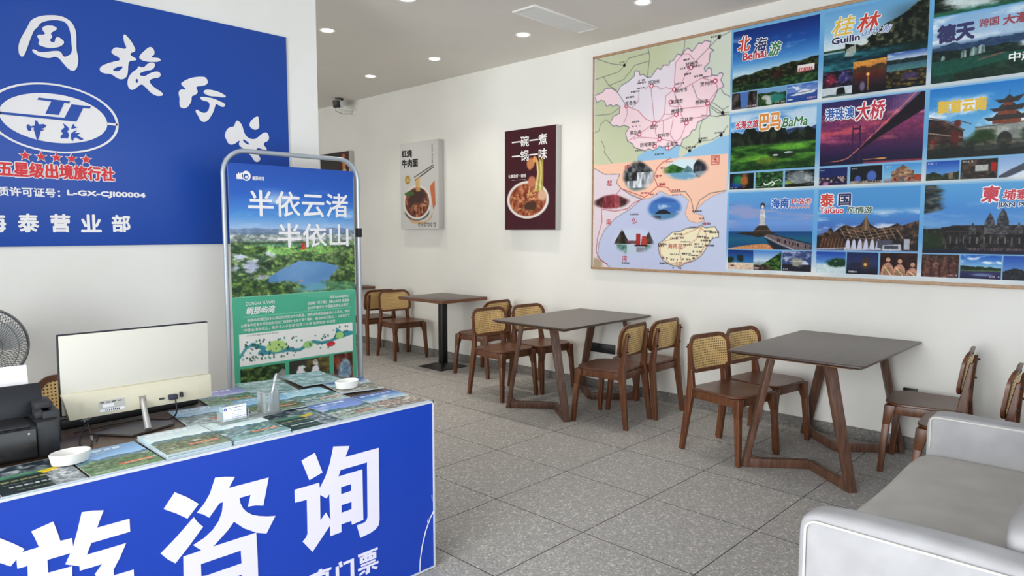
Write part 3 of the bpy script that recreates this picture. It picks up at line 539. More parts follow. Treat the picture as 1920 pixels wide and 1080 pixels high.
MAP={'gx': [(-0.003,0.173),(0.022,0.208),(0.048,0.198),(0.084,0.205),(0.101,0.232),(0.136,0.226),(0.157,0.237),(0.182,0.23),(0.213,0.242),(0.208,0.273),(0.158,0.283),(0.133,0.313),(0.159,0.329),(0.184,0.325),(0.21,0.336),(0.244,0.33),(0.289,0.342),(0.26,0.368),(0.276,0.406),(0.316,0.42),(0.331,0.438),(0.374,0.449),(0.413,0.459),(0.441,0.45),(0.478,0.46),(0.51,0.451),(0.524,0.441),(0.542,0.45),(0.569,0.446),(0.592,0.466),(0.623,0.455),(0.645,0.445),(0.676,0.45),(0.688,0.424),(0.735,0.411),(0.751,0.391),(0.777,0.387),(0.792,0.357),(0.842,0.345),(0.874,0.332),(0.864,0.295),(0.896,0.267),(0.919,0.234),(0.958,0.223),(0.937,0.195),(0.952,0.172),(0.932,0.164),(0.912,0.175),(0.876,0.168),(0.875,0.143),(0.854,0.135),(0.835,0.151),(0.826,0.132),(0.858,0.115),(0.864,0.075),(0.888,0.068),(0.856,0.054),(0.867,0.03),(0.826,0.02),(0.81,0.03),(0.785,0.025),(0.756,0.047),(0.74,0.055),(0.714,0.036),(0.693,0.044),(0.672,0.062),(0.641,0.053),(0.611,0.079),(0.589,0.079),(0.581,0.094),(0.541,0.089),(0.523,0.106),(0.496,0.098),(0.469,0.119),(0.451,0.131),(0.423,0.131),(0.394,0.114),(0.366,0.113),(0.36,0.096),(0.327,0.09),(0.322,0.114),(0.279,0.132),(0.215,0.148),(0.191,0.174),(0.14,0.149),(0.088,0.147),(0.068,0.162)],'pale': [(0.213,0.242),(0.191,0.174),(0.215,0.148),(0.279,0.132),(0.322,0.114),(0.327,0.09),(0.366,0.113),(0.423,0.131),(0.469,0.119),(0.523,0.106),(0.581,0.094),(0.611,0.079),(0.641,0.053),(0.629,0.089),(0.615,0.188),(0.563,0.226),(0.547,0.3),(0.482,0.339),(0.37,0.275),(0.262,0.243)],'sea': [(0.352,0.532),(0.356,0.481),(0.413,0.459),(0.478,0.46),(0.524,0.441),(0.569,0.446),(0.592,0.466),(0.645,0.445),(0.676,0.452),(0.66,0.492),(0.678,0.501),(0.737,0.48),(0.796,0.462),(0.878,0.449),(0.942,0.43),(1.017,0.425),(1.023,0.587)],'roads': [[(0.452,0.172),(0.458,0.216),(0.484,0.339)],[(0.456,0.172),(0.498,0.177),(0.526,0.193),(0.562,0.188),(0.615,0.202)],[(0.622,0.202),(0.563,0.226),(0.556,0.301),(0.53,0.326),(0.482,0.339)],[(0.264,0.243),(0.36,0.274),(0.409,0.311),(0.482,0.339)],[(0.622,0.205),(0.634,0.243),(0.675,0.284),(0.671,0.311),(0.707,0.353)],[(0.641,0.313),(0.547,0.303)],[(0.482,0.339),(0.566,0.329),(0.641,0.313)],[(0.712,0.354),(0.75,0.338),(0.85,0.336),(0.852,0.289)],[(0.675,0.29),(0.848,0.294)],[(0.622,0.202),(0.629,0.089),(0.68,0.058),(0.723,0.063),(0.758,0.093)],[(0.738,0.122),(0.7,0.144),(0.668,0.194),(0.615,0.202)],[(0.702,0.202),(0.811,0.174),(0.901,0.197),(0.919,0.231),(0.852,0.284)],[(0.276,0.406),(0.368,0.378),(0.475,0.341)],[(0.325,0.4),(0.363,0.392),(0.523,0.41),(0.623,0.43)],[(0.482,0.342),(0.495,0.389),(0.523,0.41),(0.487,0.438)],[(0.712,0.356),(0.675,0.418),(0.623,0.436)],[(0.619,0.333),(0.599,0.396),(0.64,0.437)],[(0.548,0.333),(0.55,0.388)],[(0.264,0.243),(0.273,0.278),(0.244,0.321)],[(0.362,0.18),(0.359,0.229),(0.302,0.258)],[(0.405,0.181),(0.433,0.17),(0.456,0.171)],[(0.599,0.256),(0.591,0.272),(0.653,0.282)],[(0.653,0.282),(0.652,0.261),(0.625,0.221)]],'black': [[(-0.009,-0.006),(0.138,0.037),(0.243,0.056)],[(0.243,0.056),(0.277,0.028),(0.429,0.022)],[(-0.007,0.097),(0.199,0.081),(0.243,0.058)],[(0.119,0.136),(0.24,0.12),(0.326,0.065),(0.43,0.059)],[(0.424,-0.003),(0.439,0.039),(0.423,0.131)],[(0.691,-0.003),(0.688,0.033),(0.672,0.062)],[(0.988,0.006),(0.918,0.019),(0.767,0.1)],[(0.077,0.094),(0.119,0.136),(0.181,0.162)],[(-0.004,0.267),(0.142,0.27),(0.213,0.245)],[(-0.002,0.35),(0.04,0.341),(0.05,0.312),(0.097,0.293),(0.133,0.313)],[(0.062,0.39),(0.094,0.433),(0.084,0.444),(0.152,0.5)],[(0.856,0.284),(0.905,0.309),(0.954,0.331),(1.001,0.333)],[(0.816,0.33),(0.923,0.344),(0.978,0.338)],[(0.873,0.301),(0.922,0.329),(0.954,0.331)],[(0.88,0.279),(0.954,0.318),(0.993,0.307)],[(0.942,0.234),(0.959,0.253),(0.999,0.269)],[(0.825,0.344),(0.802,0.394),(0.808,0.439)],[(0.676,0.45),(0.737,0.475)],[(0.808,0.439),(0.886,0.439),(0.946,0.422),(0.988,0.387)],[(0.749,0.196),(0.785,0.257),(0.852,0.284)],[(0.191,0.174),(0.264,0.243)],[(0.737,0.475),(0.808,0.439)]],'salmon': [(-0.013,0.504),(0.995,0.501),(0.989,0.656),(0.901,0.676),(0.847,0.698),(0.799,0.727),(0.792,0.748),(0.845,0.759),(0.85,0.779),(0.802,0.79),(0.744,0.778),(0.718,0.747),(0.741,0.69),(0.69,0.663),(0.605,0.666),(0.535,0.643),(0.464,0.674),(0.41,0.678),(0.316,0.654),(0.23,0.623),(0.19,0.594),(0.218,0.556),(0.09,0.551),(-0.012,0.513)],'viet': [(-0.018,0.512),(0.09,0.551),(0.218,0.556),(0.19,0.594),(0.23,0.623),(0.316,0.659),(0.391,0.677),(0.308,0.72),(0.184,0.763),(0.095,0.819),(0.051,0.877),(0.037,0.947),(0.159,1.005),(-0.025,1.009)],'hainan': [(0.529,0.9),(0.533,0.879),(0.559,0.868),(0.627,0.83),(0.687,0.825),(0.728,0.812),(0.802,0.809),(0.826,0.799),(0.859,0.81),(0.922,0.805),(0.946,0.83),(0.947,0.85),(0.908,0.855),(0.885,0.876),(0.854,0.912),(0.831,0.933),(0.783,0.954),(0.725,0.966),(0.683,0.983),(0.614,0.974),(0.561,0.954),(0.536,0.927)],'hnroads': [[(0.827,0.807),(0.762,0.825),(0.645,0.857),(0.576,0.868),(0.542,0.889),(0.543,0.927),(0.614,0.969),(0.683,0.972)],[(0.827,0.807),(0.868,0.84),(0.861,0.881),(0.823,0.928),(0.766,0.955),(0.7,0.967)],[(0.831,0.807),(0.796,0.861),(0.681,0.909),(0.7,0.961)]],'redroad': [[(0.608,0.501),(0.548,0.517),(0.509,0.539),(0.484,0.578),(0.516,0.621),(0.446,0.657),(0.41,0.672)],[(0.516,0.621),(0.587,0.629),(0.617,0.651)],[(0.225,0.623),(0.335,0.649),(0.409,0.667)],[(0.22,0.629),(0.182,0.656)],[(0.073,0.719),(0.183,0.729),(0.285,0.719),(0.336,0.692),(0.401,0.677)],[(0.068,0.721),(0.074,0.779),(0.035,0.86),(0.026,0.924),(0.068,0.969),(0.124,0.983)]],'blackroad': [[(0.617,0.651),(0.715,0.651),(0.757,0.686),(0.78,0.748)],[(0.784,0.743),(0.814,0.692),(0.885,0.663),(0.985,0.654)]],
'ph': {'fall': (0.366,0.57,0.122,0.068),'karst': (0.707,0.553,0.154,0.047),'temple': (0.148,0.683,0.145,0.035),'isle': (0.568,0.721,0.124,0.051),'junk': (0.336,0.869,0.163,0.061)},'city': [('桂林市',0.743,0.105),('贺州市',0.846,0.199),('河池市',0.472,0.155),('柳州市',0.672,0.209),('百色市',0.298,0.232),('来宾市',0.643,0.256),('贵港市',0.647,0.297),('梧州市',0.816,0.273),('玉林市',0.715,0.34),('南宁',0.48,0.354),('崇左市',0.339,0.369),('钦州市',0.552,0.396),('防城港市',0.435,0.43),('北海市',0.614,0.44)],'cdot': [(0.738,0.121),(0.901,0.196),(0.456,0.171),(0.622,0.203),(0.264,0.243),(0.599,0.256),(0.641,0.313),(0.853,0.283),(0.713,0.355),(0.482,0.339),(0.368,0.38),(0.523,0.412),(0.487,0.441),(0.579,0.455)],'bdot': [(0.243,0.056),(0.92,0.019),(0.954,0.331),(0.808,0.44),(0.739,0.475),(0.947,0.422)],'tiny': [(0.233,0.041),(0.9,0.012),(0.698,0.086),(0.691,0.12),(0.776,0.121),(0.724,0.147),(0.79,0.164),(0.848,0.173),(0.376,0.139),(0.381,0.151),(0.377,0.173),(0.329,0.185),(0.291,0.206),(0.66,0.182),(0.34,0.323),(0.341,0.342),(0.37,0.454),(0.52,0.479),(0.745,0.462),(0.828,0.429),(0.937,0.412),(0.959,0.342),(0.605,0.517),(0.549,0.543),(0.519,0.576),(0.547,0.614),(0.651,0.644),(0.656,0.665),(0.418,0.651),(0.491,0.658),(0.098,0.713),(0.337,0.746),(0.641,0.733),(0.642,0.741),(0.276,0.976),(0.8,0.738),(0.817,0.771),(0.866,0.794),(0.675,0.838),(0.645,0.857),(0.688,0.854),(0.836,0.848),(0.722,0.872),(0.739,0.885),(0.817,0.881),(0.817,0.893),(0.884,0.855),(0.861,0.866),(0.806,0.913),(0.648,0.928),(0.732,0.924),(0.782,0.931),(0.807,0.942),(0.733,0.948),(0.587,0.945),(0.64,0.952),(0.571,0.97),(0.667,0.989),(0.919,0.83),(0.871,0.825),(0.782,0.807),(0.555,0.884),(0.56,0.892),(0.889,0.886)],'big': [('中',0.278,0.527),('越',0.131,0.595),('南',0.13,0.782),('北',0.349,0.782),('湾',0.264,0.955),('国',0.915,0.524),('海南岛',0.651,0.892),('三亚',0.679,0.97),('海口',0.866,0.793),('南宁',0.521,0.578),('钦州',0.547,0.614)]}

# ------------------------------------------------------------ the room
def struct(name, mb, m, parent=None, smooth=0):
    return mb.done(name, m, parent, smooth, 'structure')

X0, Y0, Y1 = -2.5, -0.8, 10.2
struct('floor', MB().box(X0 - .2, XW + .2, Y0 - .2, Y1 + .2, -.1, 0), M_FLOOR)
struct('ceiling', MB().box(X0 - .2, XW + .2, Y0 - .2, Y1 + .2, ZC, ZC + .12), M_CEIL)
struct('wall_right', MB().box(XW, XW + .2, Y0 - .2, Y1, 0, ZC), M_WALL)
struct('wall_back', MB().box(X0, XW, Y1, Y1 + .2, 0, ZC), M_WALL)
SX = 2.414                                                           # free end of the sign wall
struct('wall_left', MB().box(X0, SX, YS, YS + .2, 0, ZC), M_WALL)
struct('baseboard_right', MB().box(XW - .012, XW, Y0, Y1, 0, .085, .002), M_BASE)
struct('baseboard_left', MB().box(X0, SX, YS - .012, YS, 0, .085, .002), M_BASE)

def glazing(n, x0, x1, y, along):
    """shop window: low kerb, aluminium posts and panes between floor and ceiling"""
    P = (lambda a, b, c, d, e, f: (a, b, c, d, e, f)) if along == 'x' else (lambda a, b, c, d, e, f: (c, d, a, b, e, f))
    f = MB()
    f.box(*P(x0, x1, y - .06, y, 0, .12)); f.box(*P(x0, x1, y - .06, y, ZC - .22, ZC))
    k = max(2, round((x1 - x0) / 1.3))
    for i in range(k + 1):
        c = x0 + (x1 - x0) * i / k; f.box(*P(c - .03, c + .03, y - .055, y - .005, .12, ZC - .22))
    fr = struct('window_%d' % n, f, M_ALU)
    g = MB().box(*P(x0 + .02, x1 - .02, y - .034, y - .026, .12, ZC - .22)).done('pane', GLASS, fr, 0)
    return fr
GLASS = glass_mat()
glazing(1, X0 + .02, XW - .02, Y0, 'x')
glazing(2, Y0 + .02, 2.4, X0, 'y')
struct('wall_end', MB().box(X0 - .1, X0, 2.42, YS, 0, ZC), M_WALL)
glazing(3, YS + .22, Y1 - .02, X0, 'y')  # added unseen window, put in for the deep-room fill

def downlight(x, y, label, on=True):
    t = thing('downlight', label, 'ceiling light', (x, y, ZC), 0, 'recessed ceiling downlights')
    MB().lathe([(.052, -.0005), (.066, -.006), (.072, -.002), (.072, .004), (.052, .004)], 28).done('trim_ring', M_WHITE, t)
    MB().lathe([(.001, -.002), (.050, -.002), (.052, .003), (.001, .003)], 24).done('lamp_disc', M_LAMP, t)
    d = bpy.data.lights.new('downlight_beam', 'SPOT'); d.energy = 20; d.color = (1.0, .93, .82); d.spot_size = math.radians(112); d.spot_blend = 1.0; d.shadow_soft_size = .05
    o = link(bpy.data.objects.new('downlight_beam', d)); o.location = (x, y, ZC - .02)
M_LAMP = mat('lamp_glow', (1, 1, 1, 1), .5, emit=(1, .97, .90, 1), es=9)
for x, y, l in ((4.43, 2.93, 'round recessed downlight nearest the top edge, above the map poster'),
                (4.43, 4.14, 'round recessed downlight between the air vent and the map wall'),
                (4.43, 5.33, 'round recessed downlight above the noodle posters, between two others in its row'),
                (4.43, 6.42, 'round recessed downlight deepest in the room, nearest the security camera'),
                (3.19, 5.24, 'round recessed downlight right beside the free edge of the sign wall'),
                (3.17, 4.12, 'round recessed downlight cut by the top edge, left of the air vent')):
    downlight(x, y, l)
for x, y, l in ((1.1, 2.9, 'added unseen round downlight over the reception desk, above the monitor'), (-.4, 2.9, 'added unseen round downlight over the left end of the reception desk'),
                (1.8, 5.3, 'added unseen round downlight behind the sign wall, nearer one'), (1.8, 6.9, 'added unseen round downlight behind the sign wall, middle one'), (1.8, 8.5, 'added unseen round downlight behind the sign wall, farthest one')):
    downlight(x, y, l)  # this second set is added out of view to brighten the room

# air vent in the ceiling
t = thing('ceiling_vent', 'white slatted rectangular air vent in the ceiling', 'air vent', (4.31, 3.655, ZC))
f = MB()
for a in ((-.40, .40, -.118, -.092), (-.40, .40, .092, .118), (-.40, -.372, -.092, .092), (.372, .40, -.092, .092)): f.box(a[0], a[1], a[2], a[3], -.014, .001, .003)
f.done('frame', M_WHITE, t)
f = MB()
for i in range(9):
    y = -.082 + .164 * i / 8
    f.hexa([(-.372, y - .006, -.003), (.372, y - .006, -.003), (.372, y - .004, -.002), (-.372, y - .004, -.002), (-.372, y + .002, -.013), (.372, y + .002, -.013), (.372, y + .004, -.012), (-.372, y + .004, -.012)])
f.done('slats', M_WHITE, t)
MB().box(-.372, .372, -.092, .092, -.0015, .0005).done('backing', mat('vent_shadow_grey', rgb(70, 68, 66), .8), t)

# ------------------------------------------------------------ chairs
def panel_y(x, z): return .150 + .028 * (1 - (x / .205) ** 2) + (z - .525) * .13

def make_chair():
    t = thing('dining_chair', 'x', 'chair', group='walnut chairs with cane backs')
    # seat board
    out = []
    for x, y in rrect(.435, .405, .05, .11, 8, 0, -.02): out.append((x * (1 - .10 * max(0, (y + .1) / .28)), y))
    m = MB()
    def dish(x, y): return -.006 * max(0, 1 - (x / .2) ** 2) * max(0, 1 - ((y + .02) / .19) ** 2)
    rings = [[(x * k, (y + .02) * k - .02, z + (dish(x * k, y * k) if z > .42 else 0)) for x, y in out] for k, z in ((.0, .416), (.97, .416), (1, .420), (1, .430), (.985, .434), (.8, .434), (.5, .434), (.2, .434), (.0, .434))]
    m.loft(rings, cap=False); m.done('seat', M_SEAT, t, 40)
    # rails under the seat
    m = MB()
    m.beam((-.19, -.185, .388), (.19, -.185, .388), .055, .02, side=(0, 0, 1), flat=False)
    m.beam((-.175, .178, .388), (.175, .178, .388), .055, .02, side=(0, 0, 1), flat=False)
    for s in (-1, 1): m.beam((s * .187, -.19, .388), (s * .178, .18, .388), .055, .02, side=(0, 0, 1), flat=False)
    m.done('seat_frame', M_CHAIR, t)
    for s in (-1, 1):
        m = MB()
        m.hexa([(s * .206 - .015, -.238, 0), (s * .206 + .015, -.238, 0), (s * .206 + .015, -.207, 0), (s * .206 - .015, -.207, 0),
                (s * .192 - .018, -.222, .30), (s * .192 + .018, -.222, .30), (s * .192 + .018, -.182, .30), (s * .192 - .018, -.182, .30)], .004)
        a, b = (s * .192 - .018, s * .192 + .018); i0, i1 = (a - .03, b) if s > 0 else (a, b + .03)
        m.hexa([(a, -.222, .295), (b, -.222, .295), (b, -.182, .295), (a, -.182, .295), (i0 + .006, -.214, .416), (i1, -.214, .416), (i1, -.15, .416), (i0 + .006, -.15, .416)], .004)
        m.done('leg', M_CHAIR, t)
        m = MB()   # back leg runs on into the post
        A, B_, Cc, D = (s * .200, .228, 0), (s * .184, .183, .36), (s * .178, .178, .44), (s * .163, .212, .715)
        def q(p, w, h): return [(p[0] - w / 2, p[1] - h / 2, p[2]), (p[0] + w / 2, p[1] - h / 2, p[2]), (p[0] + w / 2, p[1] + h / 2, p[2]), (p[0] - w / 2, p[1] + h / 2, p[2])]
        m.loft([q(A, .028, .034), q(B_, .032, .052), q(Cc, .032, .050), q((s * .169, .192, .57), .030, .034), q(D, .026, .020)])
        o = m.done('leg', M_CHAIR, t)
        bv = o.modifiers.new('soft', 'BEVEL'); bv.width = .004; bv.segments = 2; bv.limit_method = 'ANGLE'
    # curved back panel: ring of wood round a woven cane field
    oo = rrect(.415, .248, .085, .055, 9, 0, .648); ii = rrect(.362, .200, .062, .034, 9, 0, .646)
    def P(p, d): return (p[0], panel_y(p[0], p[1]) + d, p[1])
    N = len(oo); m = MB()
    R = [[P(p, d) for p in ln] for ln, d in ((ii, -.006), (oo, -.008), (oo, .009), (ii, .007))]
    # finer front/back so that the ring follows the curve
    m.loft(R + [R[0]], cap=False)
    br = m.done('backrest', M_CHAIR, t, 50)
    m = MB(); nx, nz = 14, 12; vs = []; fs = []
    for j in range(nz + 1):
        z = .646 - .101 + .202 * j / nz
        r = .062 if z > .646 else .034
        dz = max(0, abs(z - .646) - (.101 - r))
        hw = .182 - (r - math.sqrt(max(0, r * r - dz * dz)))
        for i in range(nx + 1):
            x = hw * (-1 + 2 * i / nx); vs.append((x, panel_y(x, z) - .002, z))
    for j in range(nz):
        for i in range(nx): a = j * (nx + 1) + i; fs.append((a, a + 1, a + nx + 2, a + nx + 1))
    k = len(vs); vs += [(x, y + .004, z) for x, y, z in vs]; fs += [tuple(k + i for i in reversed(f)) for f in fs]
    m.raw(vs, fs); m.done('cane_field', M_CANE, br, 60)
    m = MB()
    for s in (-1, 1):
        for z in (.575, .605, .66, .69):
            if z in (.575, .69):
                y = .203 + (z - .57) * .11
                m.lathe([(.001, .016), (.006, .016), (.006, 0), (.001, 0)], 8)
                for v in list(m.bm.verts)[-32:]: v.co = Vector((s * .167, y + v.co.z, z)) + Vector((v.co.x, 0, v.co.y))
    m.done('bolts', M_BLACKM, t)
    return t

def copy_tree(o, parent=None):
    c = o.copy(); COL.objects.link(c)
    if parent is not None: c.parent = parent
    for ch in list(o.children): copy_tree(ch, c)
    return c

chair = make_chair()
_first = [True]
def place_chair(x, y, deg, label):
    c = chair if _first[0] else copy_tree(chair)
    _first[0] = False
    c.location = (x, y, 0); c.rotation_euler = (0, 0, math.radians(deg)); c['label'] = label
    return c

place_chair(4.215, 2.06, -10, 'walnut cane-back chair nearest the camera on the left side of the nearest dining table')
place_chair(4.665, 2.03, -8, 'walnut cane-back chair next to the wall, left side of the nearest dining table')
place_chair(4.735, 1.02, 180 + 6, 'walnut cane-back chair right of the nearest dining table, its curved back to the black socket')
place_chair(4.295, .735, 180 + 3, 'walnut cane-back chair half hidden behind the sofa arm')
place_chair(4.31, 4.275, -3, 'walnut cane-back chair at the outer left corner of the middle dining table')
place_chair(4.77, 4.22, -4, 'walnut cane-back chair against the wall on the left of the middle dining table')
place_chair(4.312, 3.08, 180 + 7, 'walnut cane-back chair on the right of the middle dining table, outer one of two')
place_chair(4.74, 3.055, 180, 'walnut cane-back chair on the right of the middle dining table, beside the wall')
place_chair(4.845, 5.07, 180 + 4, 'walnut cane-back chair turned to the small square table, back to the middle table')
place_chair(4.82, 6.44, -9, 'walnut cane-back chair on the far side of the small square table')
place_chair(4.80, 6.98, 180 - 6, 'walnut cane-back chair farthest back, its back against another chair')

# chair behind the desk: only its cane back rises over the printer
place_chair(.935, 3.66, 2, 'walnut cane-back chair behind the reception desk, between printer and monitor')

# ------------------------------------------------------------ tables
LX = {-1: -.468, 1: .505}
def make_table():
    t = thing('dining_table', 'x', 'table', group='walnut dining tables with splayed legs')
    o = rrect(1.17, .78, .02, .02, 4); i = rrect(1.12, .73, .02, .02, 4)
    MB().loft([[(x, y, z) for x, y in l] for l, z in ((i, .716), (o, .729), (o, .737), (rrect(1.164, .774, .02, .02, 4), .740))]).done('tabletop', M_TABLE, t)
    m = MB()
    for s in (-1, 1): m.box(LX[s] - s * .02 - .04, LX[s] - s * .02 + .04, -.30, .30, .698, .717, .003)
    m.box(-.46, .46, -.03, .03, .700, .716)
    m.done('apron', M_TRIM, t)
    for s in (-1, 1):
        for q in (-1, 1):
            MB().beam((LX[s], q * .315, 0), (LX[s] - s * .012, q * .17, .70), .056, .034, .068, .036, side=(q * .79, -s * .61, 0), bev=.004).done('leg', M_TLEG, t)
        m = MB()
        for q in (-1, 1):
            A = Vector((LX[s] - s * .008, q * .295, .028)); J = Vector((s * .235, 0, .028)); d = (J - A).normalized()
            m.beam(A, J - Vector((0, q * -.004, 0)), .055, .042, side=(0, 0, 1), flat=False, bev=.003)
            # rounded gusset between leg and floor rail
            up = Vector((LX[s] - s * .01, q * .275, .115)); n = Vector((-d.y, d.x, 0)) * .018
            tri = [A + Vector((0, 0, .02)), A + d * .085 + Vector((0, 0, .026)), A + d * .045 + Vector((0, 0, .034)), A + d * .02 + Vector((0, 0, .055)), up]
            m.loft([[p - n for p in tri], [p + n for p in tri]])
        m.done('foot_rail', M_TLEG, t)
    return t
T1 = make_table(); T1.location = (4.49, 1.545, 0); T1['label'] = 'dark walnut dining table nearest the camera, in front of the sofa'
T2 = copy_tree(T1); T2.location = (4.49, 3.61, 0); T2['label'] = 'dark walnut dining table in the middle, below the map end of the poster board'

def make_square_table():
    t = thing('square_table', 'x', 'table', group='small square tables on black pillar feet')
    MB().box(-.31, .31, -.36, .36, .728, .762, .003).done('tabletop', M_TABLE, t)
    m = MB()
    for a in ((-.312, .312, -.362, -.358), (-.312, .312, .358, .362)): m.box(a[0], a[1], a[2], a[3], .729, .761)
    for s in (-1, 1): m.box(s * .31 - .002, s * .31 + .002, -.36, .36, .729, .761)
    m.done('edge_band', noisy('table_edge_brown', rgb(104, 66, 46), rgb(122, 80, 56), (30, 30, 30), .45), t)
    MB().box(-.036, .036, -.036, .036, .03, .728, .004).done('pillar', M_BLACKM, t)
    MB().hexa([(-.19, -.19, .006), (.19, -.19, .006), (.19, .19, .006), (-.19, .19, .006), (-.06, -.06, .045), (.06, -.06, .045), (.06, .06, .045), (-.06, .06, .045)], .003).box(-.19, .19, -.19, .19, 0, .008).done('base', M_BLACKM, t)
    return t
Q1 = make_square_table(); Q1.location = (4.77, 5.64, 0); Q1['label'] = 'small square table on a black pillar foot, nearer of the two'
Q2 = copy_tree(Q1); Q2.location = (4.78, 7.72, 0); Q2['label'] = 'small square table at the back, cut off by the standing banner'

# ------------------------------------------------------------ sofa
S = thing('sofa', 'low light grey linen sofa with square arms at the right edge', 'sofa', (3.0, .4, 0))
def soft(mb_box, name, m, bev, parent=S, wob=.004, seed=3):
    x0, x1, y0, y1, z0, z1 = mb_box
    mb = MB().box(x0, x1, y0, y1, z0, z1)
    bmesh.ops.subdivide_edges(mb.bm, edges=list(mb.bm.edges), cuts=9, use_grid_fill=True)
    cx, cy, cz = (x0 + x1) / 2, (y0 + y1) / 2, (z0 + z1) / 2; hx, hy, hz = (x1 - x0) / 2, (y1 - y0) / 2, (z1 - z0) / 2
    rng = random.Random(seed)
    for v in mb.bm.verts:   # round the corners, then a slight slump
        p = Vector((v.co.x - cx, v.co.y - cy, v.co.z - cz)); q = Vector((max(-hx + bev, min(hx - bev, p.x)), max(-hy + bev, min(hy - bev, p.y)), max(-hz + bev, min(hz - bev, p.z))))
        d = p - q
        if d.length > 1e-6: p = q + d.normalized() * bev
        p += Vector((math.sin(p.y * 9 + seed) * wob, math.sin(p.x * 7 + seed * 2) * wob, math.sin(p.x * 8 + p.y * 6 + seed) * wob))
        v.co = p + Vector((cx, cy, cz))
    o = mb.done(name, m, parent, 60)
    md = o.modifiers.new('soft', 'SUBSURF'); md.levels = md.render_levels = 1
    return o
soft((-.85, -.69, -.46, .415, .05, .585), 'armrest', M_SOFA, .05, seed=1)
soft((.735, .89, -.46, .415, .05, .585), 'armrest', M_SOFA, .030, seed=4)
soft((-.70, .745, -.40, .43, .20, .405), 'seat_cushion', M_SOFA2, .035, wob=.003, seed=2)
MB().box(-.69, .735, -.44, .40, .06, .21, .01).done('base', M_SOFA, S)
soft((-.70, .745, -.46, -.09, .25, .64), 'back_cushion', M_SOFA, .055, seed=6)
def pipe(x, y0, y1, z0, z1, r=.022):
    p = [(x, y1, z0)] + [(x, y1 - r + r * math.cos(a), z1 - r + r * math.sin(a)) for a in np.linspace(0, PI / 2, 7)] + [(x, y, z1) for y in np.linspace(y1 - r, y0, 12)[1:]]
    MB().tube(p, .004, 6).done('piping', M_PIPE, S)
pipe(-.850, -.42, .388, .08, .558, .035); pipe(-.694, -.05, .388, .42, .558, .035); pipe(.742, -.05, .399, .42, .570); pipe(.883, -.42, .399, .08, .570)
for sx in (-1, 1):
    for sy in (-.38, .33): MB().lathe([(.022, 0), (.028, .06)], 12, (sx * .76, sy, 0)).done('foot', M_BLACKM, S)

# ------------------------------------------------------------ reception desk with its blue front
YD = 2.243
D = thing('reception_desk', 'reception desk with bright blue front panel and big white characters', 'desk', (.5, 2.67, 0))
def rel(x0, x1, y0, y1, z0, z1): return (x0 - .5, x1 - .5, y0 - 2.67, y1 - 2.67, z0, z1)
MB().box(*rel(-.85, 1.848, YD + .012, 3.10, .705, .737), bev=.002).done('desktop', M_DESK, D)
MB().box(*rel(-.86, 1.836, YD, YD + .014, .012, .733)).done('front_panel', M_BLUE, D)
m = MB(); m.box(*rel(-.86, 1.840, YD - .004, YD + .016, .733, .741)); m.box(*rel(1.834, 1.841, YD - .004, YD + .016, .01, .741)); m.box(*rel(-.86, 1.84, YD - .003, YD + .016, .004, .012))
m.done('edge_trim', M_EDGE, D)
m = MB()
for x in (-.84, 1.82): m.box(*rel(x - .012, x + .012, YD + .016, 3.06, 0, .705))
m.box(*rel(-.84, 1.82, 3.0, 3.02, .30, .705))
m.done('side_panel', M_DESK, D)
k = Ink((0, YD, 0), (1, 0, 0), (0, 0, 1))
for n in ('xun', 'zi', 'you', 'piao', 'men', 'dong'): k.geo(outline_geo(TR[n], .002), lift=.0012)
k.text('旅', -.34, .27, .32, .33, .05, lift=.0012)
k.done('lettering', M_LETTERC, D)
k = Ink((0, YD, 0), (1, 0, 0), (0, 0, 1))
pts = [(1.838, .262), (1.815, .232), (1.79, .185), (1.77, .125), (1.757, .06), (1.755, .015)]
k.geo(outline_geo([pts + [(x + .004, z - .003) for x, z in reversed(pts)]], .001), lift=.0008)
k.geo(outline_geo([[(1.826, .33), (1.829, .30), (1.828, .33)], [(1.80, .215), (1.806, .235), (1.803, .216)]], .001), lift=.0008)
k.done('scratch', M_LETTER, D)

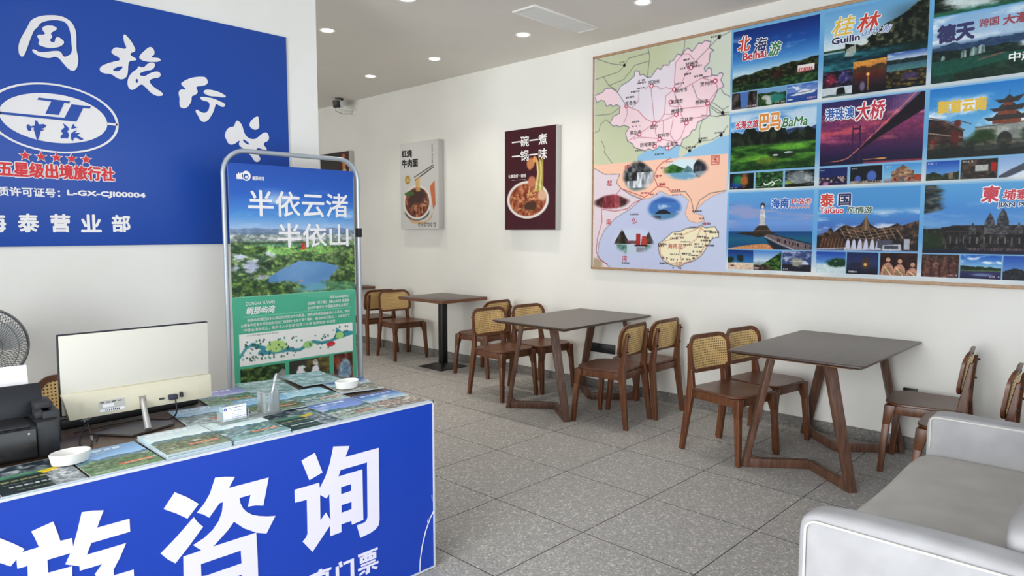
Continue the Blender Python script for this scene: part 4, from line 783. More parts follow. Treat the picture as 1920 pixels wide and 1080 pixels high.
# ------------------------------------------------------------ brochures lying on the desk
def brochure_pic(w, h, seed, sky, land, kind, dark=(28, 44, 44), head=(240, 245, 250)):
    p = Pic.new(w, h); rng = random.Random(seed)
    if kind == 'scene':
        p.grad((0, sky), (.42, tuple(min(255, c + 45) for c in sky)), (.5, (184, 204, 212)), (1, land))
        p.clouds(.2, .5, seed, fx=2.5, fy=5, al=.55)
        p.ridge(.42, .08, 5, seed + 1, (70, 105, 120), (120, 150, 160)); p.ridge(.52, .07, 7, seed + 2, (52, 88, 60), (128, 158, 96), tf=26)
        p.tex(ss(.5, .6, p.Y), tuple(c * .55 for c in land), tuple(min(255, c * 1.15) for c in land), 18, 24, seed + 3)
        p.clouds(.5, .85, seed + 9, (236, 238, 236), 5, 14, .56, .8)
        p.dashes(.1, .05, .75, .17, head, 1, seed, .95); p.dashes(.1, .19, .5, .225, head, 1, seed + 1, .8)
        p.rect(.45, .74, .92, .80, (206, 96, 50)); p.dashes(.47, .745, .9, .795, (250, 235, 215), 1, seed + 2)
        p.band(.86, 1, land, .8); p.dashes(.08, .88, .8, .95, (230, 236, 232), 2, seed + 3, .7)
    elif kind == 'dark':
        p.grad((0, (70, 92, 92)), (.3, (46, 66, 70)), (.36, (96, 150, 118)), (.44, (64, 116, 92)), (.47, dark), (1, tuple(c * .9 for c in dark)))
        p.tex((p.Y < .34), (30, 40, 52), (176, 186, 190), 9, 14, seed, 1.8)
        p.dashes(.1, .52, .7, .62, (176, 170, 110), 1, seed, .9); p.dashes(.1, .64, .8, .68, (150, 160, 140), 1, seed + 1, .8)
        p.dashes(.14, .73, .72, .80, (240, 244, 244), 1, seed + 2, .95); p.dashes(.2, .86, .9, .91, (150, 166, 120), 1, seed + 3, .8)
        p.sub(.62, .40, 1, .98).grad((0, (120, 130, 138)), (1, (70, 84, 92))).tex(1.0, (72, 84, 92), (196, 200, 204), 7, 12, seed + 6)
        p.poly([(.56, .40), (.84, .34), (.82, .44), (.62, .50)], (222, 190, 40))
    elif kind == 'blue':
        p.grad((0, (26, 66, 160)), (.25, sky), (.42, (190, 216, 232)), (1, land))
        p.dashes(.12, .07, .86, .18, head, 1, seed, .95)
        p.clouds(.2, .55, seed, fx=3, fy=6); p.ridge(.5, .06, 6, seed + 2, (90, 110, 116), (222, 196, 176), .7)
        p.tex(ss(.55, .62, p.Y), tuple(c * .6 for c in land), (232, 226, 216), 16, 22, seed + 3)
        p.dashes(.1, .62, .6, .67, (196, 92, 84), 1, seed + 2); p.dashes(.08, .84, .92, .95, (70, 90, 130), 3, seed + 3, .7)
    elif kind == 'teal':
        p.grad((0, sky), (.5, (170, 206, 214)), (1, land)); p.tex(.7, tuple(c * .6 for c in land), (214, 228, 226), 10, 9, seed)
        for i in range(7): p.line([(.05, .2 + i * .1), (.4, .12 + i * .1), (.95, .3 + i * .09)], 1.6, (232, 240, 240), .6)
        p.dashes(.2, .06, .8, .16, head, 1, seed, .9); p.dashes(.1, .86, .9, .95, (40, 70, 90), 2, seed + 2, .6)
    p.grain(.30, seed); p.rect(0, 0, 1, .012, (220, 226, 228)); p.rect(0, .985, 1, 1, (206, 214, 216))
    return p

ZD = .7415
LAID = []
def obb(x, y, w, h, deg):
    c, s = math.cos(math.radians(deg)), math.sin(math.radians(deg))
    return [(x + a * w / 2 * c - b * h / 2 * s, y + a * w / 2 * s + b * h / 2 * c) for a, b in ((-1, -1), (1, -1), (1, 1), (-1, 1))]
def apart(A, B):
    for P in (A, B):
        for i in range(4):
            n = (P[i][1] - P[i - 1][1], P[i - 1][0] - P[i][0])
            a = [n[0] * q[0] + n[1] * q[1] for q in A]; b = [n[0] * q[0] + n[1] * q[1] for q in B]
            if max(a) <= min(b) or max(b) <= min(a): return True
    return False
def rest(x, y, w, h, deg, thick=0.0):
    """height of what already lies there; a thick > 0 puts this piece on the list"""
    R_ = obb(x, y, w, h, deg); z = max([ZD] + [t for P, t in LAID if not apart(P, R_)])
    if thick: LAID.append((R_, z + thick + .0004))
    return z
def brochure(x, y, z, deg, kind, seed, sky, land, label, sag=0.0, w=.205, h=.283, group=None, thick=.0032, px=(84, 114), share=None):
    """one booklet; x, y = centre; top of the page towards +y"""
    z = rest(x, y, w, h, deg, thick)
    t = thing('brochure', label, 'brochure', (x, y, z), math.radians(deg), group or 'travel brochures laid out on the desk')
    def sagf(u, v): return -sag * np.clip((v - .55) / .45, 0, 1) ** 2
    if share is not None:
        for ch in share.children:
            c = ch.copy(); COL.objects.link(c); c.parent = t
        return t
    n = 12
    m = MB()
    top, bot = [], []
    rows = [(h / 2 - h * j / n, sagf(0, j / n)) for j in range(n + 1)]
    for yy, dz in rows:
        dz = float(dz)
        top.append([(-w / 2, yy, thick - .0006 + dz), (w / 2, yy, thick - .0006 + dz), (w / 2, yy, dz), (-w / 2, yy, dz)])
    m.loft(top); m.done('pages', M_PAGES, t, 30)
    p = brochure_pic(px[0], px[1], seed, sky, land, kind)
    O = np.array((-w / 2, h / 2, thick)); 
    hh, ww = p.h, p.w
    q = sheet('cover_print', p, O + np.array(t.location), (w, 0, 0), (0, -h, 0), t, M_PRINTG, bend=lambda X, Y: sagf(X, Y))
    return t

G1 = 'pile of brochures in front of the monitor stand'
B = brochure
B(.440, 2.388, ZD, .6, 'dark', 11, (60, 80, 90), (40, 60, 60), 'dark green travel brochure under the front ashtray at the left end of the desk')
B(.654, 2.389, ZD, .8, 'scene', 21, (112, 158, 206), (96, 138, 84), 'blue and green brochure with a mountain village, right of the front ashtray')
base = B(.868, 2.389, ZD, -.6, 'scene', 31, (176, 200, 212), (120, 140, 116), 'brochure lowest in the pile in front of the monitor stand', group=G1, px=(40, 54))
for i in range(1, 4):
    B(.868 + .001 * math.sin(i * 2.1), 2.389 + .003 * math.cos(i * 1.7), ZD + .0045 * i, (-1) ** i * .7, 'scene', 31 + i, (176, 200, 212), (120, 140, 116),
      'brochure in the middle of the pile in front of the monitor stand', group=G1, share=base)
B(.868, 2.390, ZD + .018, -.4, 'scene', 37, (188, 206, 216), (134, 146, 112), 'pale landscape brochure on top of the pile in front of the monitor stand', group=G1)
G2 = 'pile of teal brochures beside the card holder'
base = B(1.082, 2.388, ZD, 0, 'teal', 41, (150, 190, 205), (112, 160, 170), 'teal brochure lowest in the pile in front of the card holder', group=G2, px=(40, 54))
for i in range(1, 3):
    B(1.082, 2.387 + .002 * i, ZD + .0045 * i, (-1) ** i * .6, 'teal', 41, (150, 190, 205), (112, 160, 170), 'teal brochure in the middle of the pile in front of the card holder', group=G2, share=base)
B(1.082, 2.388, ZD + .0135, .6, 'scene', 43, (184, 206, 208), (134, 176, 172), 'pale teal brochure on top of the pile in front of the card holder', group=G2)
B(1.07, 2.705, ZD, -5, 'scene', 51, (150, 184, 206), (150, 170, 174), 'pale blue brochure behind the card holder, beside the monitor')
B(1.297, 2.388, ZD + .0045, -.6, 'dark', 63, (60, 80, 90), (40, 60, 60), 'dark grey-green brochure on top in front of the pen cup')
B(1.510, 2.390, ZD, -.6, 'scene', 71, (92, 120, 196), (176, 190, 180), 'brochure with a lake boat at the desk edge, left of the pink city brochure')
B(1.725, 2.392, ZD, -.6, 'blue', 81, (90, 150, 214), (206, 170, 150), 'brochure of a pinkish old city at the right front corner of the desk')
B(1.524, 2.685, ZD, -2, 'scene', 91, (140, 186, 206), (164, 188, 186), 'brochure with a silvery wave left of the back ashtray')
B(1.752, 2.735, ZD + .001, -12, 'blue', 101, (64, 96, 150), (168, 172, 140), 'dark blue brochure lying under the back ashtray')
B(1.69, 2.985, ZD, -6, 'teal', 111, (70, 160, 190), (150, 200, 210), 'turquoise brochure at the back right corner, below the banner')
B(1.46, 2.995, ZD, -10, 'teal', 115, (110, 160, 150), (150, 196, 200), 'pale striped brochure at the back edge of the desk behind the pen')
B(1.245, 2.93, ZD, -6, 'scene', 121, (120, 120, 180), (110, 150, 110), 'purple-blue brochure behind the pen cup, next to the monitor')
B(1.31, 2.665, ZD, -4, 'scene', 131, (110, 160, 200), (120, 130, 90), 'blue and brown brochure beneath the clear pen cup')

# ------------------------------------------------------------ things on the desk
def ashtray(x, y, z, deg, label):
    t = thing('ashtray', label, 'ashtray', (x, y, z), math.radians(deg), 'white ceramic ashtrays')
    MB().lathe([(.001, 0), (.046, 0), (.052, .003), (.058, .030), (.0585, .033), (.0565, .035), (.054, .033), (.050, .010), (.046, .007), (.001, .006)], 40, sx=1.0, sy=.72).done('bowl', M_CERAMIC, t, 40)
ashtray(.545, 2.437, rest(.545, 2.437, .12, .09, 0), 8, 'white oval ceramic ashtray near the front edge, beside the printer')
ashtray(1.700, 2.69, rest(1.700, 2.69, .12, .09, 0), 0, 'white oval ceramic ashtray near the back right corner of the desk')

ZH = rest(1.15, 2.505, .25, .072, 3)
t = thing('card_holder', 'clear acrylic desk stand with a card pocket and a square pen cup', 'card holder', (1.15, 2.505, ZH), math.radians(3))
MB().box(-.125, .125, -.036, .036, 0, .007, .002).done('base_plate', M_ACRYL, t)
m = MB(); m.box(-.118, -.116, -.030, .010, .007, .040); m.box(-.016, -.014, -.030, .010, .007, .040); m.box(-.118, -.014, -.030, -.028, .007, .016); m.box(-.118, -.014, .008, .010, .007, .045)
m.done('card_pocket', M_ACRYL, t)
m = MB()
for a in ((.052, .054, -.03, .03), (.110, .112, -.03, .03), (.054, .110, -.03, -.028), (.054, .110, .028, .03)): m.box(a[0], a[1], a[2], a[3], .007, .088)
m.done('pen_cup', M_ACRYL, t)
cpos = np.array((1.15 - .065, 2.505 - .012, ZH + .0072))
t = thing('business_cards', 'stack of white business cards standing in the clear holder', 'business cards', tuple(cpos), math.radians(3))
MB().box(-.045, .045, -.013, .015, .0005, .054).done('cards', mat('card_edges', rgb(150, 170, 176), .6), t)
p = Pic.new(100, 60, (246, 245, 250))
p.ell(.10, .2, .065, .1, (30, 60, 160), .1); p.ell(.10, .2, .04, .05, (220, 228, 245), .2); p.line([(.04, .2), (.16, .2)], 2, (30, 60, 160))
p.dashes(.22, .1, .92, .2, (60, 66, 110), 1, 3, .95); p.dashes(.3, .25, .9, .30, (150, 154, 180), 1, 4); p.dashes(.42, .34, .84, .43, (90, 94, 130), 1, 5)
for i in range(4): p.dashes(.38, .52 + .12 * i, .95, .59 + .12 * i, (110, 114, 140), 1, 9 + i, .8)
sheet('card_print', p, cpos + (-.045, -.0135, .055), (.09, 0, 0), (0, 0, -.054), t, M_PRINT)
t = thing('pen', 'slim silver pen leaning in the clear pen cup', 'pen', (1.240, 2.512, ZH + .0075))
MB().tube([(-.010, -.005, 0), (.004, 0, .05), (.022, .004, .105)], [.004, .0045, .0045], 10).done('barrel', M_SILVER, t)
MB().tube([(.022, .004, .105), (.028, .005, .128), (.034, .006, .142)], [.0055, .007, .003], 10).done('cap', mat('clear_grey_plastic', rgb(200, 206, 210), .1, trans=.6), t)
MB().tube([(.030, .001, .140), (.021, -.002, .112)], .0016, 6).done('clip', M_SILVER, t)
for i, (c, dx, h, l) in enumerate((((60, 64, 70), -.012, .075, 'dark short pen standing in the clear pen cup'), ((150, 156, 162), .006, .07, 'grey short pen standing in the clear pen cup'))):
    t = thing('pen', l, 'pen', (1.226 + dx * 1.4, 2.506, ZH + .0075))
    MB().tube([(0, 0, 0), (.004 * (i * 2 - 1), .004, h)], .004, 8).done('barrel', mat('pen_%d' % c[0], rgb(*c), .35), t)

# monitor seen from behind
ang = 0.0
mon = thing('monitor', 'cream computer monitor seen from behind on the desk', 'monitor', (.850, 2.755, ZD), ang)
tilt = Matrix.Translation((0, 0, .20)) @ Matrix.Rotation(math.radians(2), 4, 'X')
hw = .256
MB().box(-hw, hw, -.004, .016, -.125, .1645, .003, M=tilt).done('screen_bezel', M_BLACK, mon)
MB().box(-hw + .003, hw - .003, -.010, -.003, -.12, .1615, .002, M=tilt).done('back_panel', M_CREAM, mon)
m = MB()
m.hexa([tilt @ Vector(q) for q in [(-hw + .018, -.040, -.134), (hw - .004, -.040, -.134), (hw - .004, .012, -.134), (-hw + .018, .012, -.134), (-hw, -.024, -.043), (hw, -.024, -.043), (hw, .012, -.043), (-hw, .012, -.043)]], .004)
m.done('lower_housing', M_CREAM2, mon)
def back(u0, u1, v0, v1, d=.0006): # small flat plates on the housing's sloping back
    f = lambda u, v: tilt @ Vector((u, -.0405 + (v + .134) / .091 * .016 - d, v))
    g = lambda u, v: tilt @ Vector((u, -.0405 + (v + .134) / .091 * .016 + .004, v))
    return [f(u0, v0), f(u1, v0), g(u1, v0), g(u0, v0), f(u0, v1), f(u1, v1), g(u1, v1), g(u0, v1)]
MB().hexa(back(-.146, -.062, -.122, -.082)).done('rating_label', mat('label_grey', rgb(186, 184, 178), .5), mon)
m = MB(); m.hexa(back(-.133, -.097, -.106, -.095, .0012)); m.hexa(back(-.144, -.064, -.121, -.112, .0012)); m.done('label_patch', M_PAPER, mon)
m = MB()
for i in range(4): m.hexa(back(-.141 + i * .019, -.128 + i * .019, -.090, -.087, .0012))
for i in range(8): m.hexa(back(-.126 + i * .006, -.123 + i * .006, -.1195, -.1135, .0018))
m.done('label_print', M_BLACK, mon)
for u in (-.205, .196):
    m = MB()
    for i in range(6):
        for j in range(3): m.hexa(back(u + j * .005, u + j * .005 + .002, -.115 + i * .007, -.111 + i * .007, .0008))
    m.done('vent_slots', mat('slot_beige', rgb(206, 198, 176), .6), mon)
MB().hexa(back(-.013, .010, -.130, -.086, .001)).done('stand_slot', mat('slot_shadow', rgb(150, 144, 130), .6), mon)
m = MB(); m.hexa(back(.056, .074, -.112, -.105, .0012)); m.done('video_port', M_BLACK, mon)
m = MB(); f = back(.088, .118, -.116, -.098, .016); m.hexa(f, .002); m.done('video_plug', mat('plug_navy', rgb(32, 36, 62), .5), mon)
m = MB(); f = back(.130, .140, -.112, -.094, .012); m.hexa(f, .002); m.done('power_plug', M_BLACK, mon)
a, b = tilt @ Vector((0, -.028, -.098)), Vector((-.014, -.118, .006))
MB().tube([a, a.lerp(b, .5), b], [.008, .0105, .0125], 14).done('stand_arm', M_SILVER, mon)
q = [(-.17, -.025), (-.075, -.15), (.085, -.10), (.085, -.04), (.0, .02)]
MB().loft([[(x, y, 0) for x, y in q], [(x, y, .006) for x, y in q]]).done('stand_base', mat('stand_dark_grey', rgb(74, 70, 68), .35), mon)

t = thing('sound_bar', 'long black bar speaker lying on the desk behind the monitor stand', 'speaker', (.845, 2.90, ZD), .06)
MB().box(-.24, .27, -.03, .03, 0, .048, .012, 3).done('cabinet', M_BLACK, t)

def cable(name, label, pts, r=.003):
    t = thing(name, label, 'cable', pts[0])
    c = bpy.data.curves.new('path', 'CURVE'); c.dimensions = '3D'
    P = []
    pts = [Vector(p) for p in pts]; n = len(pts)
    for i in range(n - 1):
        p0, p1, p2, p3 = pts[max(i - 1, 0)], pts[i], pts[i + 1], pts[min(i + 2, n - 1)]
        for k in range(8):
            u = k / 8
            P.append(.5 * ((2 * p1) + (p2 - p0) * u + (2 * p0 - 5 * p1 + 4 * p2 - p3) * u * u + (3 * p1 - p0 - 3 * p2 + p3) * u ** 3))
    P.append(pts[-1]); bpy.data.curves.remove(c)
    MB().tube([p - pts[0] for p in P], r, 8).done('cord', M_BLACK, t)
    return t
zc = ZD + .0035
cable('power_cable', 'black cable running from the video plug along the desk under the monitor', [(.954, 2.695, ZD + .088), (.953, 2.69, zc + .03), (.935, 2.735, zc), (.88, 2.80, zc), (.78, 2.81, zc), (.70, 2.80, zc), (.64, 2.79, zc)])
cable('power_cable', 'black cable looping from the tie beside the printer down to the ashtray', [(.70, 2.83, zc), (.665, 2.75, zc + .03), (.635, 2.69, zc + .008), (.62, 2.64, zc), (.615, 2.60, zc)])
tt = cable('power_cable', 'black cable with a white ferrule hanging beside the printer', [(.685, 2.815, zc + .02), (.668, 2.735, zc + .045), (.665, 2.68, zc + .012), (.655, 2.63, zc), (.64, 2.585, zc)])
MB().tube([(-.021, -.140, -.012), (-.029, -.180, -.020)], .0042, 8).done('ferrule', M_SILVER, tt)
cable('power_cable', 'thin black cable lying on the desk beside the monitor stand base', [(.67, 2.64, zc - .001), (.69, 2.70, zc - .001), (.72, 2.76, zc - .001), (.75, 2.785, zc - .001)], .0022)
t = thing('cable_tie', 'grey twist tie gathering the cables beside the printer', 'cable tie', (.666, 2.745, zc + .048))
MB().tube([(-.012, .01, 0), (0, 0, .005), (.012, .004, .002), (.022, .012, .008)], .0022, 6).tube([(-.006, -.004, -.004), (.004, .006, .006), (.012, -.002, .004)], .002, 6).done('wire', mat('tie_grey', rgb(170, 172, 176), .5), t)

# printer
pr = thing('printer', 'black inkjet printer at the left end of the desk', 'printer', (.255, 2.74, ZD), math.radians(-3))
MB().box(-.26, .285, -.165, .165, .004, .105, .006).done('body', M_BLACK, pr)
MB().box(-.25, .238, -.178, -.160, .010, .102, .004).done('front_cover', mat('printer_gloss_front', rgb(36, 34, 34), .24, spec=.6), pr)
m = MB(); m.box(.240, .30, -.170, .10, .004, .118, .004); m.box(.262, .31, -.13, .14, .03, .14, .004); m.done('ink_unit', M_BLACK, pr)
m = MB(); m.box(.244, .290, -.12, -.06, .118, .140, .004); m.box(.250, .30, -.07, .02, .118, .160, .004); m.done('hinge_block', mat('printer_soft_black', rgb(38, 38, 42), .6), pr)
tl = Matrix.Translation((0, -.02, .105)) @ Matrix.Rotation(math.radians(-18), 4, 'X')
MB().box(-.25, .282, -.006, .006, 0, .112, .005, M=tl).done('paper_support', mat('printer_navy_black', rgb(22, 24, 32), .45), pr)
MB().box(-.245, .225, -.165, -.03, .104, .112, .003).done('lid', M_BLACK, pr)
MB().ball((.218, -.179, .088), .0045, 6).done('indicator', M_SILVER, pr)
MB().box(.06, .115, -.1792, -.178, .016, .026).done('badge', M_WHITE, pr)
m = MB()
for i in range(6): m.box(.066 + i * .0075, .0715 + i * .0075, -.1797, -.1790, .019, .0235)
m.done('badge_print', mat('badge_grey', rgb(150, 150, 156), .5), pr)
t = thing('paper_stack', 'stack of white paper standing in the printer', 'paper', (.255, 2.775, ZD + .128), math.radians(-3))
tl = Matrix.Rotation(math.radians(-18), 4, 'X')
MB().box(-.24, .256, .0, .014, -.0, .145, M=tl).done('sheets', M_PAPER, t)

# ------------------------------------------------------------ fan behind the desk
fx, fy, fz = .533, 3.80, .95
t = thing('pedestal_fan', 'grey pedestal fan cut by the left edge, behind the printer', 'fan', (fx, fy, 0), math.radians(-8))
M_WIRE = mat('fan_wire_grey', rgb(120, 120, 120), .4, .4)
m = MB(); RF = .172
for i in range(84):
    a = 2 * PI * i / 84; a2 = a + .35
    pts = [(.035 * math.cos(a), -.075, .035 * math.sin(a)), (.11 * math.cos(a + .1), -.078, .11 * math.sin(a + .1)), (.156 * math.cos(a + .25), -.055, .156 * math.sin(a + .25)), (RF * math.cos(a2), -.005, RF * math.sin(a2))]
    m.tube([(p[0], p[1], p[2] + fz) for p in pts], .0014, 4)
for r, y in ((.075, -.077), (.135, -.07)):
    m.tube([(r * math.cos(u), y, fz + r * math.sin(u)) for u in np.linspace(0, 2 * PI, 48)[:-1]], .0016, 4, True)
m.done('front_grille', M_WIRE, t)
m = MB()
for i in range(60):
    a = 2 * PI * i / 60
    pts = [(.04 * math.cos(a), .085, .04 * math.sin(a)), (.12 * math.cos(a - .1), .08, .12 * math.sin(a - .1)), (RF * math.cos(a - .3), .008, RF * math.sin(a - .3))]
    m.tube([(p[0], p[1], p[2] + fz) for p in pts], .0014, 4)
m.done('rear_grille', M_WIRE, t)
MB().tube([(RF * math.cos(u), 0, fz + RF * math.sin(u)) for u in np.linspace(0, 2 * PI, 64)[:-1]], .006, 8, True).done('grille_rim', M_WIRE, t)
for i in range(3):
    m = MB(); a = 2 * PI * i / 3 + .4; vs = []
    for j in range(9):
        r = .035 + .12 * j / 8; w = .25 + .75 * math.sin(PI * (j + 1.5) / 11)
        for s in (-1, 0, 1): u = a + s * .55 * w; vs.append((r * math.cos(u), -.02 + s * .02 - .01, fz + r * math.sin(u)))
    for s in list(vs): vs.append((s[0], s[1] + .002, s[2]))
    fs = []
    for o_ in (0, 27):
        for j in range(8):
            for s in range(2): q = o_ + j * 3 + s; fs.append((q, q + 1, q + 4, q + 3))
    m.raw(vs, fs); m.done('blade', mat('fan_blade_grey', rgb(176, 178, 180), .4), t)
m = MB(); m.lathe([(.001, -.085), (.036, -.084), (.04, -.07), (.04, .0), (.055, .09), (.05, .17), (.001, .18)], 24)
for v in m.bm.verts: v.co = Vector((v.co.x, v.co.z, v.co.y + fz))
m.done('motor_housing', mat('fan_grey', rgb(140, 140, 142), .4), t)
MB().tube([(0, .05, fz - .03), (0, .05, .03)], [.018, .016], 14).done('pole', M_SILVER, t)
MB().lathe([(.001, .0), (.15, 0), (.16, .012), (.06, .035), (.02, .05), (.001, .05)], 32, (0, .05, 0)).done('base', mat('fan_grey', rgb(140, 140, 142), .4), t)

# ------------------------------------------------------------ security camera and sockets on the poster wall
t = thing('security_camera', 'white security camera with black face high on the wall near the ceiling', 'security camera', (XW, 7.75, 3.0))
MB().lathe([(.001, 0), (.045, 0), (.045, .012), (.03, .02), (.001, .02)], 18).done('wall_plate', M_WHITE, t)
for v in t.children[0].data.vertices: v.co = Vector((-v.co.z, v.co.x, v.co.y))
MB().tube([(-.015, 0, 0), (-.10, .03, .0), (-.17, .06, .02), (-.17, .06, .055)], .011, 10).done('bracket', M_WHITE, t)
Rc = Matrix.Translation((-.18, .07, .105)) @ Matrix.Rotation(math.radians(-52), 4, 'Z') @ Matrix.Rotation(math.radians(16), 4, 'X')
MB().box(-.055, .055, -.12, .16, -.05, .05, .012, M=Rc).done('body', M_WHITE, t)
MB().box(-.047, .047, -.128, -.118, -.045, .045, .008, M=Rc).done('lens_face', M_BLACK, t)
MB().box(-.05, .04, -.10, -.02, .05, .085, .006, M=Rc @ Matrix.Rotation(math.radians(24), 4, 'Y')).done('lamp', M_BLACK, t)
MB().tube([(-.20, .14, .09), (-.16, .2, .02), (-.10, .12, -.02), (-.03, .02, -.02)], .004, 6).done('cord', M_WIRE, t)

def socket(y, z, h, w, label):
    t = thing('wall_socket', label, 'socket', (XW, y, z))
    MB().box(-.010, 0, -w / 2, w / 2, -h / 2, h / 2, .003).done('face_plate', M_BLACK, t)
    m = MB()
    for k in range(max(1, round(w / .086))):
        c = -w / 2 + w * (k + .5) / max(1, round(w / .086))
        for dy in (-.012, .012): m.box(-.0115, -.0095, c + dy - .002, c + dy + .002, -.012, .004)
    m.done('pin_slots', mat('slot_black', rgb(8, 8, 9), .6), t)
socket(1.215, .375, .086, .086, 'black wall socket just above the chair seat near the sofa')
socket(3.775, .385, .086, .33, 'long black socket strip on the wall under the middle table')

# ------------------------------------------------------------ blue company sign on the wall
G = thing('wall_sign', 'large blue wall sign with white brush characters and an oval emblem', 'sign', (.93, YS, 2.03))
def star(cx, cy, r, q=.40): return [(cx + (r if i % 2 == 0 else r * q) * math.sin(PI * i / 5), cy + (r if i % 2 == 0 else r * q) * math.cos(PI * i / 5)) for i in range(10)]
def oval(cx, cy, a, b, n=72): return [(cx + a * math.cos(2 * PI * i / n), cy + b * math.sin(2 * PI * i / n)) for i in range(n)]
MB().box(-.335 - .93, 2.195 - .93, -.012, 0, 1.388 - 2.03, 2.676 - 2.03, .002).done('panel', M_SIGN, G)
YF = YS - .012
def ink(): return Ink((0, YF, 0), (1, 0, 0), (0, 0, 1))
k = ink()
for n in ('guo', 'lv', 'xing', 'she'): k.geo(outline_geo(TR[n], .006, True), lift=.003)
zh = outline_geo(TR['logozhong'], .006, True); v = zh[0].copy(); v[:, 0] -= v[:, 0].mean(); v[:, 1] -= v[:, 1].mean()
k.geo((v, zh[1]), -.11, 2.28, 2.9, 2.9, .003)
k.done('brush_characters', M_LETTER, G)
k = ink()
k.geo(outline_geo([oval(.93, 2.028, .286, .172), oval(.93, 2.028, .274, .163)], .003), lift=.0015)
k.geo(outline_geo([oval(.93, 2.028, .232, .121)], .003), lift=.0015)
for x in (.655, 1.16): k.geo(outline_geo([[(x, 2.022), (x + .05, 2.022), (x + .05, 2.034), (x, 2.034)]], .003), lift=.0015)
k.done('emblem_oval', M_LETTER, G)
k = ink()
for i in range(5): k.geo(outline_geo([star(.793 + .0655 * i, 1.833, .031, .42)], .003), lift=.0015)
k.done('star_outline', M_LETTER, G)
k = ink()
for n in ('logozhong', 'logolv'): k.geo(outline_geo(TR[n], .002), lift=.0042)
k.geo(outline_geo([TR['logoT'][0]], .002), lift=.0042)
k.geo(outline_geo([[(max(x, .705), z) for x, z in TR['logoT'][1]]], .002), lift=.0042)
k.done('emblem_mark', M_SIGN, G)
k = ink()
for i in range(5): k.geo(outline_geo([star(.793 + .0655 * i, 1.833, .024, .42)], .002), lift=.0042)
k.done('red_star', M_RED, G)
k = ink(); k.text('五星级出境旅行社', .680, 1.727, .505, .075, .035, lift=.0042); k.done('red_lettering', M_RED, G)
k = ink(); k.text('五星级出境旅行社', .675, 1.722, .515, .085, .09, lift=.002); k.done('lettering_outline', M_LETTER, G)
k = ink()
k.text('资质许可证号：', .624, 1.633, .308, .046, .03, lift=.002)
k.text('L-GX-CJI00004', .962, 1.638, .372, .036, .06, lift=.002)
for ch, x, w in (('海', .612, .088), ('泰', .747, .088), ('营', .882, .088), ('业', 1.016, .096), ('部', 1.160, .092)): k.text(ch, x, 1.457, w, .094, .035, lift=.002)
k.done('lettering', M_LETTER, G)

# ------------------------------------------------------------ standing banner
YB = 3.80
BN = thing('banner_stand', 'standing travel banner in a rounded grey tube frame before the sign wall', 'banner', (2.08, YB, 0))
def rel(x, z, y=0.0): return (x - 2.08, y, z)
def loop(x0, x1, zt, zb, r):
    p = [(x0, zb)]
    p += [(x0 + r - r * math.cos(a), zt - r + r * math.sin(a)) for a in np.linspace(0, PI / 2, 10)]
    p += [(x1 - r + r * math.sin(a), zt - r + r * math.cos(a)) for a in np.linspace(0, PI / 2, 10)]
    return p + [(x1, zb)]
MB().tube([rel(x, z) for x, z in loop(1.642, 2.512, 1.914, .02, .13)], .0125, 12).done('front_tube', M_TUBE, BN)
MB().tube([rel(x, z, .045) for x, z in loop(1.6625, 2.528, 1.917, .02, .13)], .0125, 12).done('rear_tube', M_TUBE, BN)
m = MB()
for x in (1.642, 2.512):
    m.tube([rel(x, .014, -.20), rel(x, .014, .22)], .014, 10)
m.done('foot', M_TUBE, BN)
m = MB(); m.box(2.497 - 2.08, 2.527 - 2.08, -.016, .016, 1.425, 1.482, .003); m.done('clip', M_BLACK, BN)
m = MB()
for x, z in ((1.672, 1.838), (2.470, 1.846)): m.tube([rel(x, z, .0), rel(1.66 if x < 2 else 2.50, z + .03, .02)], .002, 6)
m.done('hook', M_SILVER, BN)
bx0, bx1, bz0, bz1 = 1.668, 2.474, .20, 1.843
H = bz1 - bz0; Wd = bx1 - bx0
def bu(x): return (x - bx0) / Wd
def bv(z): return (bz1 - z) / H
p = Pic.new(210, 430, (74, 168, 134))
s_ = p.sub(0, 0, 1, bv(1.092))
s_.grad((0, (30, 76, 168)), (.22, (36, 92, 186)), (.38, (74, 138, 206)), (.48, (150, 180, 218)), (1, (90, 120, 90)))
s_.clouds(.2, .52, 5, (206, 222, 240), 3, 8, .5, .7); s_.clouds(.38, .5, 8, (232, 240, 248), 5, 22, .55, .7)
s_.ridge(.485, .022, 7, 12, (104, 126, 160), (132, 150, 176), .62); s_.ridge(.515, .018, 9, 13, (92, 116, 144), (134, 146, 158), .62)
s_.tex(ss(.525, .54, s_.Y) * (s_.Y < .60), (104, 120, 112), (206, 206, 204), 30, 60, 14, 1.4)
s_.tex(ss(.575, .60, s_.Y), (36, 62, 34), (150, 172, 98), 26, 40, 15, 1.5)
s_.ell(.52, .66, .34, .035, (130, 186, 84), .25, .9); s_.ell(.62, .615, .45, .012, (96, 160, 120), .3, .8)
s_.ell(.16, .70, .15, .045, (206, 206, 226), .3, .9, .6, 3); s_.ell(.12, .79, .12, .05, (186, 190, 218), .3, .9, .6, 4); s_.ell(.2, .86, .1, .02, (196, 196, 216), .3, .8, .6, 5)
s_.poly([(.28, .86), (.40, .79), (.52, .74), (.72, .76), (.86, .80), (.78, .88), (.72, .985), (.48, .985), (.45, .93), (.27, .90)], (66, 116, 172)); w_ = s_.m.copy()
s_.mix(w_ * s_.n(4, 10, 77) * .5, (150, 184, 214))
s_.tex(np.clip(ss(.45, .6, s_.n(14, 30, 21)) * ss(.60, .64, s_.Y) * (1 - w_) * .9, 0, 1), (30, 58, 28), (128, 158, 78), 34, 54, 22, 1.6)
